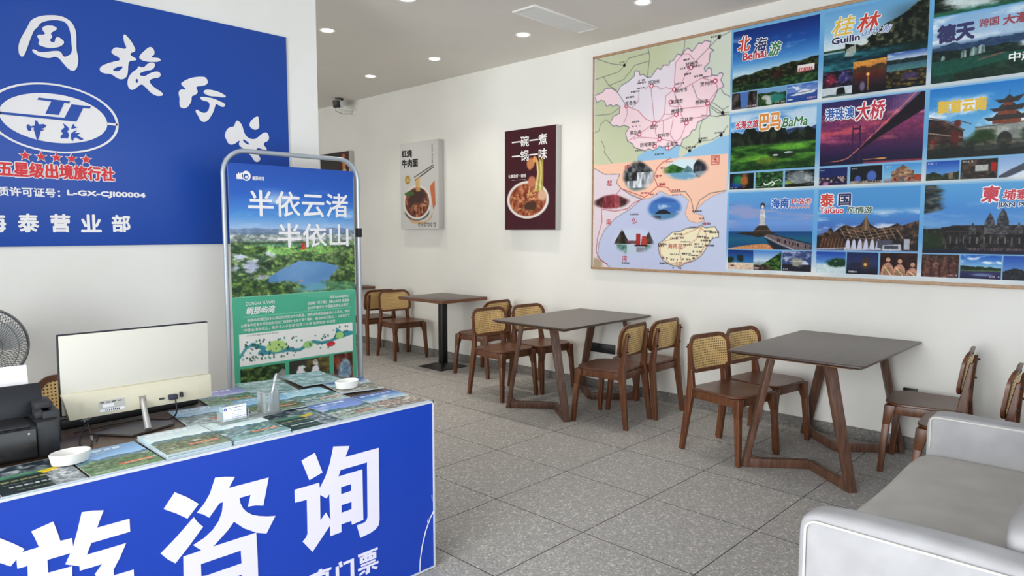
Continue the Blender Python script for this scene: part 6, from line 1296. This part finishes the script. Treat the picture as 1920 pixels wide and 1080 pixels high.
def guilin(p):
    s = p.sub(0, 0, 1, 1); s.grad((0, (122, 178, 220)), (.25, (150, 196, 226)), (.44, (222, 232, 234)), (.56, (40, 106, 130)), (.72, (20, 66, 96)), (1, (16, 40, 50)))
    t = s.n(22, 26, 6); top = .40 - .34 * ss(.35, 1.0, s.X) - .03 * np.sin(s.X * 14); m = (s.Y > top) * (s.Y < .54 - .02 * s.X) * (s.X > .22); s.tex(m, (22, 30, 22), (140, 144, 112), 24, 26, 7, 2.0)
    s.mix(ss(.45, .9, s.X) * ss(.0, .2, s.Y) * (s.Y < .55) * .45, (20, 30, 26)); s.tex((s.Y > .50) * (s.Y < .74) * .9, (12, 46, 56), (60, 140, 150), 8, 26, 8); s.ell(.395, .42, .055, .035, (222, 228, 226), .15); s.poly([(.22, .55), (.24, .47), (.33, .43), (.33, .52), (.30, .56)], (206, 206, 198), .8)
    s.mix((s.Y > .455) * (s.Y < .48) * (s.X < .22) * 1.0, (40, 84, 50)); s.mix((s.Y > .5) * (s.Y < .66) * ss(.45, .9, s.X) * .7, (18, 40, 34))
    a = p.sub(0, .70, .305, .90); a.a[:] = (28, 22, 40); a.ell(.28, .5, .18, .3, (190, 50, 80), .5, 1, .9, 2); a.ell(.75, .45, .2, .35, (90, 90, 170), .5, .9, .9, 3); a.tex(.4, (20, 14, 26), (190, 160, 200), 10, 8, 4, 2)
    b = p.sub(.31, .63, .63, .985); b.grad((0, (222, 166, 84)), (.2, (206, 140, 74)), (.24, (110, 66, 44)), (.5, (96, 44, 40)), (.7, (60, 40, 50)), (1, (24, 24, 30))); b.ridge(.2, .12, 4, 5, (84, 58, 42), (104, 74, 50), .34); b.rect(.45, .42, .5, .95, (230, 170, 90), .55); b.ell(.3, .8, .08, .15, (150, 140, 170), .4, .8); b.ell(.46, .44, .05, .05, (255, 200, 120), .5)
    c = p.sub(.635, .60, 1, .80); c.grad((0, (60, 100, 170)), (.4, (210, 220, 230)), (.5, (60, 100, 120)), (1, (96, 140, 140))); c.clouds(0, .5, 3); c.ridge(.4, .1, 4, 4, (24, 44, 56), (60, 84, 80), .62)
    d = p.sub(.635, .80, 1, .975); d.tex(1, (24, 20, 24), (130, 116, 60), 10, 8, 7, 1.6); d.ell(.6, .4, .2, .2, (110, 90, 160), .5, .6, .9, 2)
    e = p.sub(0, .89, .305, 1); e.a[:] = (206, 214, 220); e.ridge(.75, .1, 5, 9, (24, 36, 26), (60, 80, 50)); e.poly([(.5, .2), (.6, .05), (.75, .1), (.8, .9), (.48, .9)], (26, 34, 28)); e.mix((e.Y > .8) * .8, (110, 130, 130))
def bridge(p):
    s = p.sub(0, 0, 1, .765); s.grad((0, (60, 56, 110)), (.2, (90, 58, 110)), (.42, (140, 66, 110)), (.6, (110, 52, 96)), (.78, (70, 42, 90)), (.88, (46, 34, 76)), (1, (36, 34, 76)))
    s.clouds(.1, .7, 5, (190, 100, 130), 2.5, 12, .5, .8); s.clouds(.2, .7, 7, (220, 130, 130), 3, 14, .58, .7); s.mix(ss(.55, .95, s.X) * (s.Y < .3) * .5, (190, 150, 190)); s.clouds(.3, .6, 9, (206, 96, 110), 3, 10, .5, .8)
    s.poly([(.34, .84), (.27, .93), (.38, .80), (.98, -.02), (1.02, -.02), (1.02, .24), (.60, .60), (.42, .78)], (34, 26, 40)); s.line([(.06, .955), (.22, .93), (.29, .90), (.37, .80), (.92, .0)], 1.8, (222, 150, 120), .9); s.line([(.37, .78), (.52, .60), (.62, .36), (.72, .0)], 1.2, (110, 50, 90))
    for i in range(16): u = .5 + .027 * i; s.line([(u, .65 - (u - .47) * 1.38), (u, max(0, .56 - (u - .5) * 2.4))], .6, (170, 110, 140), .6)
    for x0, x1 in ((.328, .342), (.398, .412)): s.rect(x0, .40, x1, .98, (70, 40, 84)); 
    s.rect(.328, .44, .412, .47, (70, 40, 84)); s.line([(.33, .5), (.41, .62)], 1, (80, 44, 90)); s.line([(.41, .5), (.33, .62)], 1, (80, 44, 90)); s.line([(.45, .94), (.66, .93)], 2, (206, 150, 110), .8); s.ell(.62, .94, .05, .012, (222, 170, 90), .4); s.mix((s.Y > .955) * (s.X > .45) * ss(.955, .99, s.Y) * .8, (190, 80, 96)); s.mix((s.Y > .94) * (s.Y < .965) * .7, (40, 28, 56))
    a = p.sub(0, .79, .295, 1); a.grad((0, (36, 50, 110)), (.6, (40, 52, 110)), (1, (60, 40, 80))); a.tex((a.Y > .5) * (a.Y < .85) * 1.0, (30, 30, 56), (206, 180, 180), 16, 8, 3, 2.2); a.ell(.25, .9, .1, .12, (200, 130, 170), .5)
    b = p.sub(.325, .79, .635, 1); b.a[:] = (30, 34, 42); b.ell(.68, .58, .15, .3, (90, 120, 190), .2); b.ell(.25, .72, .1, .2, (84, 110, 180), .25); b.mix((b.Y > .82) * 1.0, (170, 160, 150)); b.dashes(.3, .8, .95, .95, (60, 50, 50), 1, 3)
    c = p.sub(.655, .79, 1, 1); c.grad((0, (90, 160, 214)), (.7, (150, 196, 222)), (1, (150, 120, 120))); c.poly([(.2, .92), (.2, .4), (.3, .36), (.36, .2), (.44, .16), (.5, .06), (.58, .16), (.66, .2), (.7, .36), (.8, .4), (.82, .92)], (150, 120, 96)); c.tex(c.m * .8, (104, 70, 60), (206, 176, 140), 14, 10, 3); c.rect(.8, .6, 1, .9, (170, 84, 62)); c.rect(.28, .72, .34, .9, (140, 40, 40)); c.rect(.47, .72, .54, .9, (90, 110, 150)); c.rect(.66, .72, .72, .9, (140, 40, 40))
    for q in (a, b, c): q.dashes(.05, .07, .22, .2, (220, 226, 232), 1, 3)
def thai(p):
    s = p.sub(0, 0, 1, .73); s.grad((0, (100, 164, 214)), (.4, (92, 156, 212)), (.6, (90, 130, 196)), (1, (130, 150, 190))); s.clouds(.35, .75, 4, (226, 232, 240), 3, 6, .5, .9)
    s.poly([(.0, .98), (.0, .76), (.10, .70), (.15, .62), (.18, .70), (.24, .62), (.30, .58), (.38, .62), (.45, .58), (.50, .46), (.545, .58), (.62, .64), (.72, .62), (.80, .56), (.84, .60), (1, .52), (1, .98)], (62, 50, 48)); s.tex(s.m * .75, (40, 32, 34), (150, 118, 92), 26, 20, 5, 2)
    for i in range(9): s.line([(.24 + .07 * i, .62 + .02 * (i % 3)), (.30 + .07 * i, .80)], 1.2, (196, 170, 140), .8)
    for q in (.68, .73, .78): s.line([(.28, q - .04), (.5, q + .03), (.78, q - .05)], 1.2, (190, 156, 120), .7)
    s.poly([(.50, .40), (.53, .58), (.55, .68), (.45, .68), (.47, .58)], (120, 96, 76)); s.line([(.50, .40), (.50, .66)], 1, (206, 176, 130)); s.poly([(.02, .96), (.05, .80), (.22, .70), (.30, .86), (.3, .97)], (84, 58, 46), .8)
    for i in range(7): s.line([(.04 + .036 * i, .97), (.07 + .034 * i, .80)], 1.6, (150, 110, 84), .8)
    for i in range(6): s.poly([(.30 + .06 * i, .97), (.315 + .06 * i, .84), (.33 + .06 * i, .80), (.345 + .06 * i, .84), (.355 + .06 * i, .97)], (206, 206, 226))
    s.rect(.62, .82, .76, .95, (90, 90, 106)); s.poly([(.67, .90), (.84, .885), (.85, .98), (.67, .985)], (190, 192, 200)); s.rect(.69, .91, .82, .96, (80, 84, 96)); s.rect(.87, .80, .92, .97, (180, 182, 194)); s.line([(0, .975), (.3, .95), (.3, .985)], 1.5, (214, 214, 220)); s.line([(.3, .985), (.68, .965)], 1.5, (214, 214, 220))
    a = p.sub(0, .745, .31, 1); a.grad((0, (40, 80, 170)), (.5, (110, 160, 214)), (.62, (206, 222, 226)), (1, (206, 220, 222))); a.ell(.75, .5, .35, .2, (30, 70, 44), .3, 1, .6, 2); a.clouds(.2, .6, 3)
    b = p.sub(.325, .745, .635, 1); b.grad((0, (34, 50, 100)), (.5, (56, 66, 110)), (1, (26, 24, 36))); b.ell(.6, .5, .12, .3, (90, 66, 56), .4, 1, .8, 3); b.ell(.6, .55, .05, .07, (226, 190, 110), .5); b.ell(.3, .55, .2, .1, (40, 46, 70), .5, .8)
    c = p.sub(.655, .745, 1, 1); c.tex(1, (40, 18, 22), (84, 44, 40), 6, 5, 3)
    for cx, cy in ((.22, .3), (.54, .36), (.88, .5)):
        c.ell(cx, cy - .03, .085, .13, (26, 18, 20), .15); c.ell(cx, cy, .06, .1, (206, 160, 136), .15); c.poly([(cx - .2, 1), (cx - .15, cy + .28), (cx - .04, cy + .14), (cx + .05, cy + .14), (cx + .14, cy + .3), (cx + .16, 1)], (196, 150, 128)); c.poly([(cx - .13, 1), (cx - .1, cy + .38), (cx + .02, cy + .32), (cx + .12, cy + .45), (cx + .13, 1)], (164, 130, 104)); c.line([(cx - .1, cy + .3), (cx + .1, 1)], 1.5, (226, 206, 170))
    a.dashes(.08, .85, .3, .95, (230, 236, 240), 1, 3); b.dashes(.08, .85, .34, .95, (236, 236, 240), 1, 4)
def detian(p):
    s = p.sub(0, 0, 1, .30); s.tex(1, (20, 32, 26), (84, 104, 76), 14, 10, 3, 1.6); s.ell(.35, .55, .25, .35, (220, 230, 232), .3, .95, 1.0, 4); s.ell(.62, .2, .1, .4, (210, 222, 226), .3, .8, 1.0, 5); s.mix(ss(.75, 1, s.Y) * .8, (50, 130, 110)); q = p.sub(.72, 0, 1, .27); q.grad((0, (180, 190, 180)), (.5, (60, 90, 60)), (1, (40, 90, 76))); q.tex(.5, (30, 40, 34), (200, 196, 180), 8, 6, 4)
    s = p.sub(0, .31, 1, 1); s.grad((0, (150, 190, 224)), (.38, (186, 206, 226)), (.44, (120, 150, 180)), (.6, (40, 66, 66)), (.75, (30, 96, 80)), (1, (34, 62, 52))); s.clouds(0, .44, 6); s.ridge(.44, .07, 6, 7, (50, 76, 112), (70, 100, 126), .62); s.ridge(.54, .05, 5, 8, (22, 42, 44), (50, 76, 62), .72)
    s.mix((s.Y > .66) * .85, (34, 98, 84)); s.tex(((s.Y > .74 + .2 * np.abs(s.X - .8)) * (s.X > .2)) * .8, (20, 46, 38), (50, 84, 62), 12, 12, 9)
    for cx, w, t, q in ((.27, .022, .53, .66), (.35, .03, .52, .65), (.41, .03, .50, .63), (.10, .015, .58, .66)):
        s.poly([(cx - w, q), (cx - w * .8, t + .03), (cx, t), (cx + w * .9, t + .02), (cx + w, q - .01)], (206, 218, 222), .55); s.tex(s.m * .6, (70, 110, 104), (244, 246, 248), 60, 8, 12)
    s.poly([(.38, .71), (.58, .65), (.60, .67), (.40, .73)], (160, 110, 100), .7); s.ell(.90, .56, .17, .07, (228, 234, 238), .3, 1, .9, 3); s.ell(.97, .48, .10, .05, (220, 228, 234), .3, .9, .9, 5); s.mix((s.Y > .88) * .4, (30, 44, 40))
def yunnan(p):
    s = p.sub(0, 0, 1, .765); s.grad((0, (52, 136, 206)), (.45, (110, 178, 222)), (.7, (150, 196, 222)), (.78, (56, 66, 60)), (1, (40, 48, 44))); s.clouds(.15, .65, 4, (240, 244, 248), 3, 4, .46, 1)
    s.poly([(0, .42), (.14, .47), (.30, .62), (.30, .80), (0, .80)], (70, 52, 50)); s.tex(s.m * .6, (40, 32, 32), (130, 96, 84), 12, 14, 5); s.line([(0, .40), (.16, .47), (.31, .62)], 2, (120, 110, 104)); s.line([(0, .62), (.3, .72)], 2, (156, 140, 130))
    s.poly([(.40, .60), (.85, .56), (.87, .90), (.40, .92)], (176, 178, 172)); s.tex(s.m * .4, (120, 122, 118), (206, 206, 200), 14, 10, 6); s.ell(.63, .80, .06, .12, (60, 62, 58), .1); s.line([(.40, .60), (.86, .56)], 2, (110, 106, 96))
    for i, (u0, u1, v) in enumerate(((.46, .82, .50), (.50, .78, .38), (.54, .75, .27))):
        s.poly([(u0, v - .02), (u0 + .07, v - .02), (u0 + .1, v - .07), (u1 - .1, v - .08), (u1 - .07, v - .04), (u1 + .02, v - .07), (u1 - .03, v + .02), (u0 + .04, v + .03)], (70, 66, 66)); s.rect(u0 + .07, v + .02, u1 - .07, v + .07, (140, 84, 64)); 
    s.rect(.645, .13, .655, .22, (70, 66, 66)); s.ell(.47, .74, .12, .10, (44, 72, 40), .3, .95, .8, 7); s.ell(.96, .52, .12, .25, (40, 62, 44), .3, .95, .9, 8); s.ell(.92, .72, .14, .14, (36, 60, 40), .3, .9, .9, 9)
    s.poly([(.2, .86), (.2, .62), (.26, .62), (.27, .86)], (110, 52, 50)); s.ell(.25, .52, .03, .05, (120, 60, 56), .3); s.line([(.15, .52), (.25, .47), (.36, .54)], 1.2, (96, 60, 60)); s.rect(.03, .72, .07, .92, (130, 60, 54)); s.mix((s.Y > .84) * .8, (44, 50, 48)); s.tex((s.Y > .78) * (s.Y < .86) * .6, (40, 46, 42), (150, 130, 110), 24, 20, 11)
    a = p.sub(0, .79, .285, 1); a.grad((0, (40, 90, 180)), (.6, (110, 160, 214)), (1, (50, 60, 50))); a.ridge(.65, .2, 4, 3, (30, 44, 32), (90, 100, 76)); a.rect(.7, .6, .82, .95, (150, 130, 110))
    b = p.sub(.295, .79, .59, 1); b.a[:] = (60, 54, 50); b.tex(.7, (36, 32, 30), (120, 100, 84), 8, 7, 4); b.rect(.4, .3, .75, .6, (190, 190, 186)); b.rect(.82, .2, .97, .65, (176, 44, 36)); b.rect(.35, .62, .7, .66, (90, 90, 90))
    c = p.sub(.60, .79, .90, 1); c.grad((0, (150, 180, 220)), (1, (206, 216, 232))); c.poly([(0, .9), (.3, .6), (.6, .35), (.9, .05), (1, .0), (1, .5), (.6, .7), (.2, 1), (0, 1)], (90, 96, 110)); c.poly([(.3, 1), (.6, .72), (1, .5), (1, 1)], (226, 232, 240))
    d = p.sub(.91, .79, 1, 1); d.grad((0, (60, 120, 196)), (1, (150, 190, 220)))
    for q in (a, b): q.dashes(.06, .06, .32, .18, (226, 230, 232), 1, 3)
def angkor(p):
    s = p.sub(0, 0, 1, .735); s.grad((0, (110, 174, 220)), (.4, (92, 152, 212)), (.65, (120, 166, 214)), (1, (30, 36, 56))); s.clouds(.25, .65, 6, (176, 200, 226), 2, 6, .5, .5); s.tex(1 - ss(.10, .20, s.X + (s.n(8, 12, 3) - .5) * .2 + .4 * ss(.35, .5, s.Y)), (34, 40, 42), (110, 116, 112), 18, 30, 4)
    s.tex((s.Y > .64 - .05 * ss(.1, .3, s.X)) * (s.Y < .96) * 1.0, (24, 22, 28), (94, 82, 80), 30, 16, 5, 1.8)
    for cx, w, t in ((.555, .045, .42), (.655, .05, .36), (.92, .045, .44), (.42, .03, .55), (.78, .03, .55)):
        s.poly([(cx - w, .72), (cx - w * .95, (t + .72) / 2), (cx - w * .55, t + .07), (cx, t), (cx + w * .55, t + .07), (cx + w * .95, (t + .72) / 2), (cx + w, .72)], (84, 86, 92)); s.tex(s.m * .7, (44, 44, 52), (130, 128, 126), 40, 40, 6)
    s.rect(.16, .62, .36, .70, (40, 38, 44)); s.line([(.2, .68), (1, .66)], 1.2, (110, 100, 96), .7)
    for i in range(15): s.rect(.18 + i * .055, .76, .19 + i * .055, .86, (170, 166, 160), .6)
    s.ell(.06, .82, .12, .16, (40, 66, 30), .4, .8, .9, 7); s.mix((s.Y > .93) * .85, (30, 34, 60)); s.dashes(.4, .91, 1, .96, (150, 120, 120), 1, 5, .6)
    a = p.sub(0, .75, .325, 1); a.a[:] = (44, 36, 34)
    for i in range(4): cx = .16 + .23 * i; a.poly([(cx - .1, 1), (cx - .08, .45), (cx - .03, .25), (cx, .08), (cx + .03, .25), (cx + .08, .45), (cx + .1, 1)], (126, 84, 74))
    a.tex(.5, (60, 30, 30), (170, 130, 110), 12, 10, 6, 1.6); b = p.sub(.335, .75, .665, 1); b.grad((0, (36, 100, 190)), (.5, (150, 196, 226)), (.58, (40, 76, 40)), (.65, (96, 120, 70)), (.7, (60, 60, 110)), (1, (40, 40, 80))); b.clouds(0, .5, 4); b.ridge(.5, .1, 4, 8, (20, 40, 24), (50, 80, 44), .62); b.ell(.55, .82, .25, .06, (150, 170, 206), .5, .7)
    c = p.sub(.675, .75, 1, 1); c.grad((0, (40, 90, 180)), (.6, (110, 150, 206)), (1, (30, 34, 50))); c.ridge(.55, .15, 5, 9, (26, 30, 44), (60, 70, 76))
    for q in (a, b): q.dashes(.72, .85, .97, .95, (236, 200, 206), 1, 3)
ROWS = ((2.985, 2.398), (2.362, 1.787), (1.758, 1.168))
for y, fns in ((2.530, (('picture_coast', beihai), ('picture_valley', bama), ('picture_statue', hainan))), (1.852, (('picture_karst', guilin), ('picture_bridge', bridge), ('picture_palace', thai))), (1.181, (('picture_waterfall', detian), ('picture_gate_tower', yunnan), ('picture_temple', angkor)))):
    for (zt, zb), (n, fn) in zip(ROWS, fns): field(n, y, zt, zb, fn)

# titles on the pictures: coloured characters on a white outline
CI = dict(white=(240, 240, 240), red=(206, 52, 36), navy=(26, 30, 92), crimson=(196, 26, 60), green=(40, 120, 66), orange=(226, 140, 50), blue=(32, 92, 176), gold=(228, 186, 50), darkgreen=(26, 84, 62), redbrown=(150, 50, 66))
def title(t, y, z, w, h, c, bold=.02, halo=.055, shear=0.0, rot=0.0):
    """y = left end on the wall, z = lower edge"""
    if halo:
        e = .9 * halo * h
        k = Ink((XF - .0020, 0, 0), (0, -1, 0), (0, 0, 1)); k.text(t, -y - e, z - e, w + 2 * e, h + 2 * e, halo + bold, shear=shear, rot=rot); k.done('title_outline', mat('ink_white', rgb(*CI['white']), .5), PB)
    k = Ink((XF - .0034, 0, 0), (0, -1, 0), (0, 0, 1)); k.text(t, -y, z, w, h, bold, shear=shear, rot=rot); k.done('title', mat('ink_' + c, rgb(*CI[c]), .5), PB)
title('北', 2.495, 2.825, .105, .115, 'red', shear=.15); title('海', 2.365, 2.795, .105, .11, 'navy', shear=.2); title('Beihai', 2.45, 2.755, .185, .058, 'crimson', .04, .09); title('游', 2.255, 2.755, .105, .10, 'green', shear=.25)
title('红树林', 2.025, 2.602, .105, .034, 'crimson', .02, 0)
title('长寿之旅', 2.495, 2.245, .185, .062, 'crimson', .03, .07); title('巴马', 2.305, 2.215, .165, .125, 'orange', .03, .07); title('BaMa', 2.13, 2.225, .185, .068, 'green', .02, .08, .2)
title('海南', 2.195, 1.635, .135, .072, 'blue', .04, .08); title('环岛游', 2.045, 1.655, .145, .048, 'crimson', .02, .06); title('HAINAN', 2.05, 1.628, .14, .020, 'crimson', .0, .08)
title('桂', 1.800, 2.805, .150, .130, 'gold', .01, .05, .25); title('林', 1.640, 2.805, .150, .120, 'red', .02, .05, .25); title('Guilin', 1.800, 2.755, .185, .046, 'navy', .05, .10); title('山水游', 1.605, 2.775, .185, .050, 'blue', .0, .06, .2)
title('港珠澳', 1.825, 2.235, .195, .085, 'blue', .02, .07); title('大桥', 1.625, 2.215, .185, .125, 'crimson', .02, .06, .15)
title('泰', 1.838, 1.635, .095, .095, 'red', .03, .07); title('国', 1.715, 1.640, .085, .085, 'navy', .04, .08); title('TaiGuo', 1.84, 1.588, .165, .045, 'crimson', .03, .09); title('风情游', 1.655, 1.585, .165, .048, 'darkgreen', .02, .07, .1)
title('德天', 1.158, 2.640, .205, .115, 'navy', .05, 0); title('跨国', .935, 2.700, .10, .05, 'redbrown', .02, 0); title('大瀑布', .815, 2.690, .185, .060, 'redbrown', .04, 0); title('中越边境', .775, 2.468, .26, .058, 'white', .02, 0)
title('聚首云南', 1.135, 2.200, .265, .085, 'gold', .04, 0); 
title('柬', .875, 1.640, .095, .10, 'crimson', .04, .08, .1); title('埔寨', .765, 1.650, .13, .065, 'crimson', .03, .07, .1); title('JIAN PU ZHAI', .79, 1.600, .27, .038, 'navy', .03, .08)

# ------------------------------------------------------------ pieces of parts
def nest(thing_name, part, subs):
    for root in [o for o in bpy.data.objects if o.parent is None and o.name.split('.')[0] == thing_name]:
        kids = list(root.children)
        top = next((c for c in kids if c.name.split('.')[0] == part), None)
        if top is None: continue
        for c in kids:
            if c.name.split('.')[0] in subs: c.parent = top
nest('reception_desk', 'front_panel', ('lettering', 'scratch'))
nest('monitor', 'rating_label', ('label_patch', 'label_print'))
nest('monitor', 'lower_housing', ('vent_slots', 'stand_slot', 'video_port'))
nest('printer', 'badge', ('badge_print',))
nest('printer', 'front_cover', ('indicator',))
nest('banner_stand', 'sheet', ('banner_print', 'lettering'))
nest('noodle_poster', 'print', ('lettering',))
nest('wall_socket', 'face_plate', ('pin_slots',))
nest('security_camera', 'body', ('lens_face', 'lamp'))
nest('wall_sign', 'panel', ('emblem_oval', 'lettering', 'red_lettering', 'lettering_outline'))
nest('poster_board', 'map_print', ('place_name', 'red_place_name'))
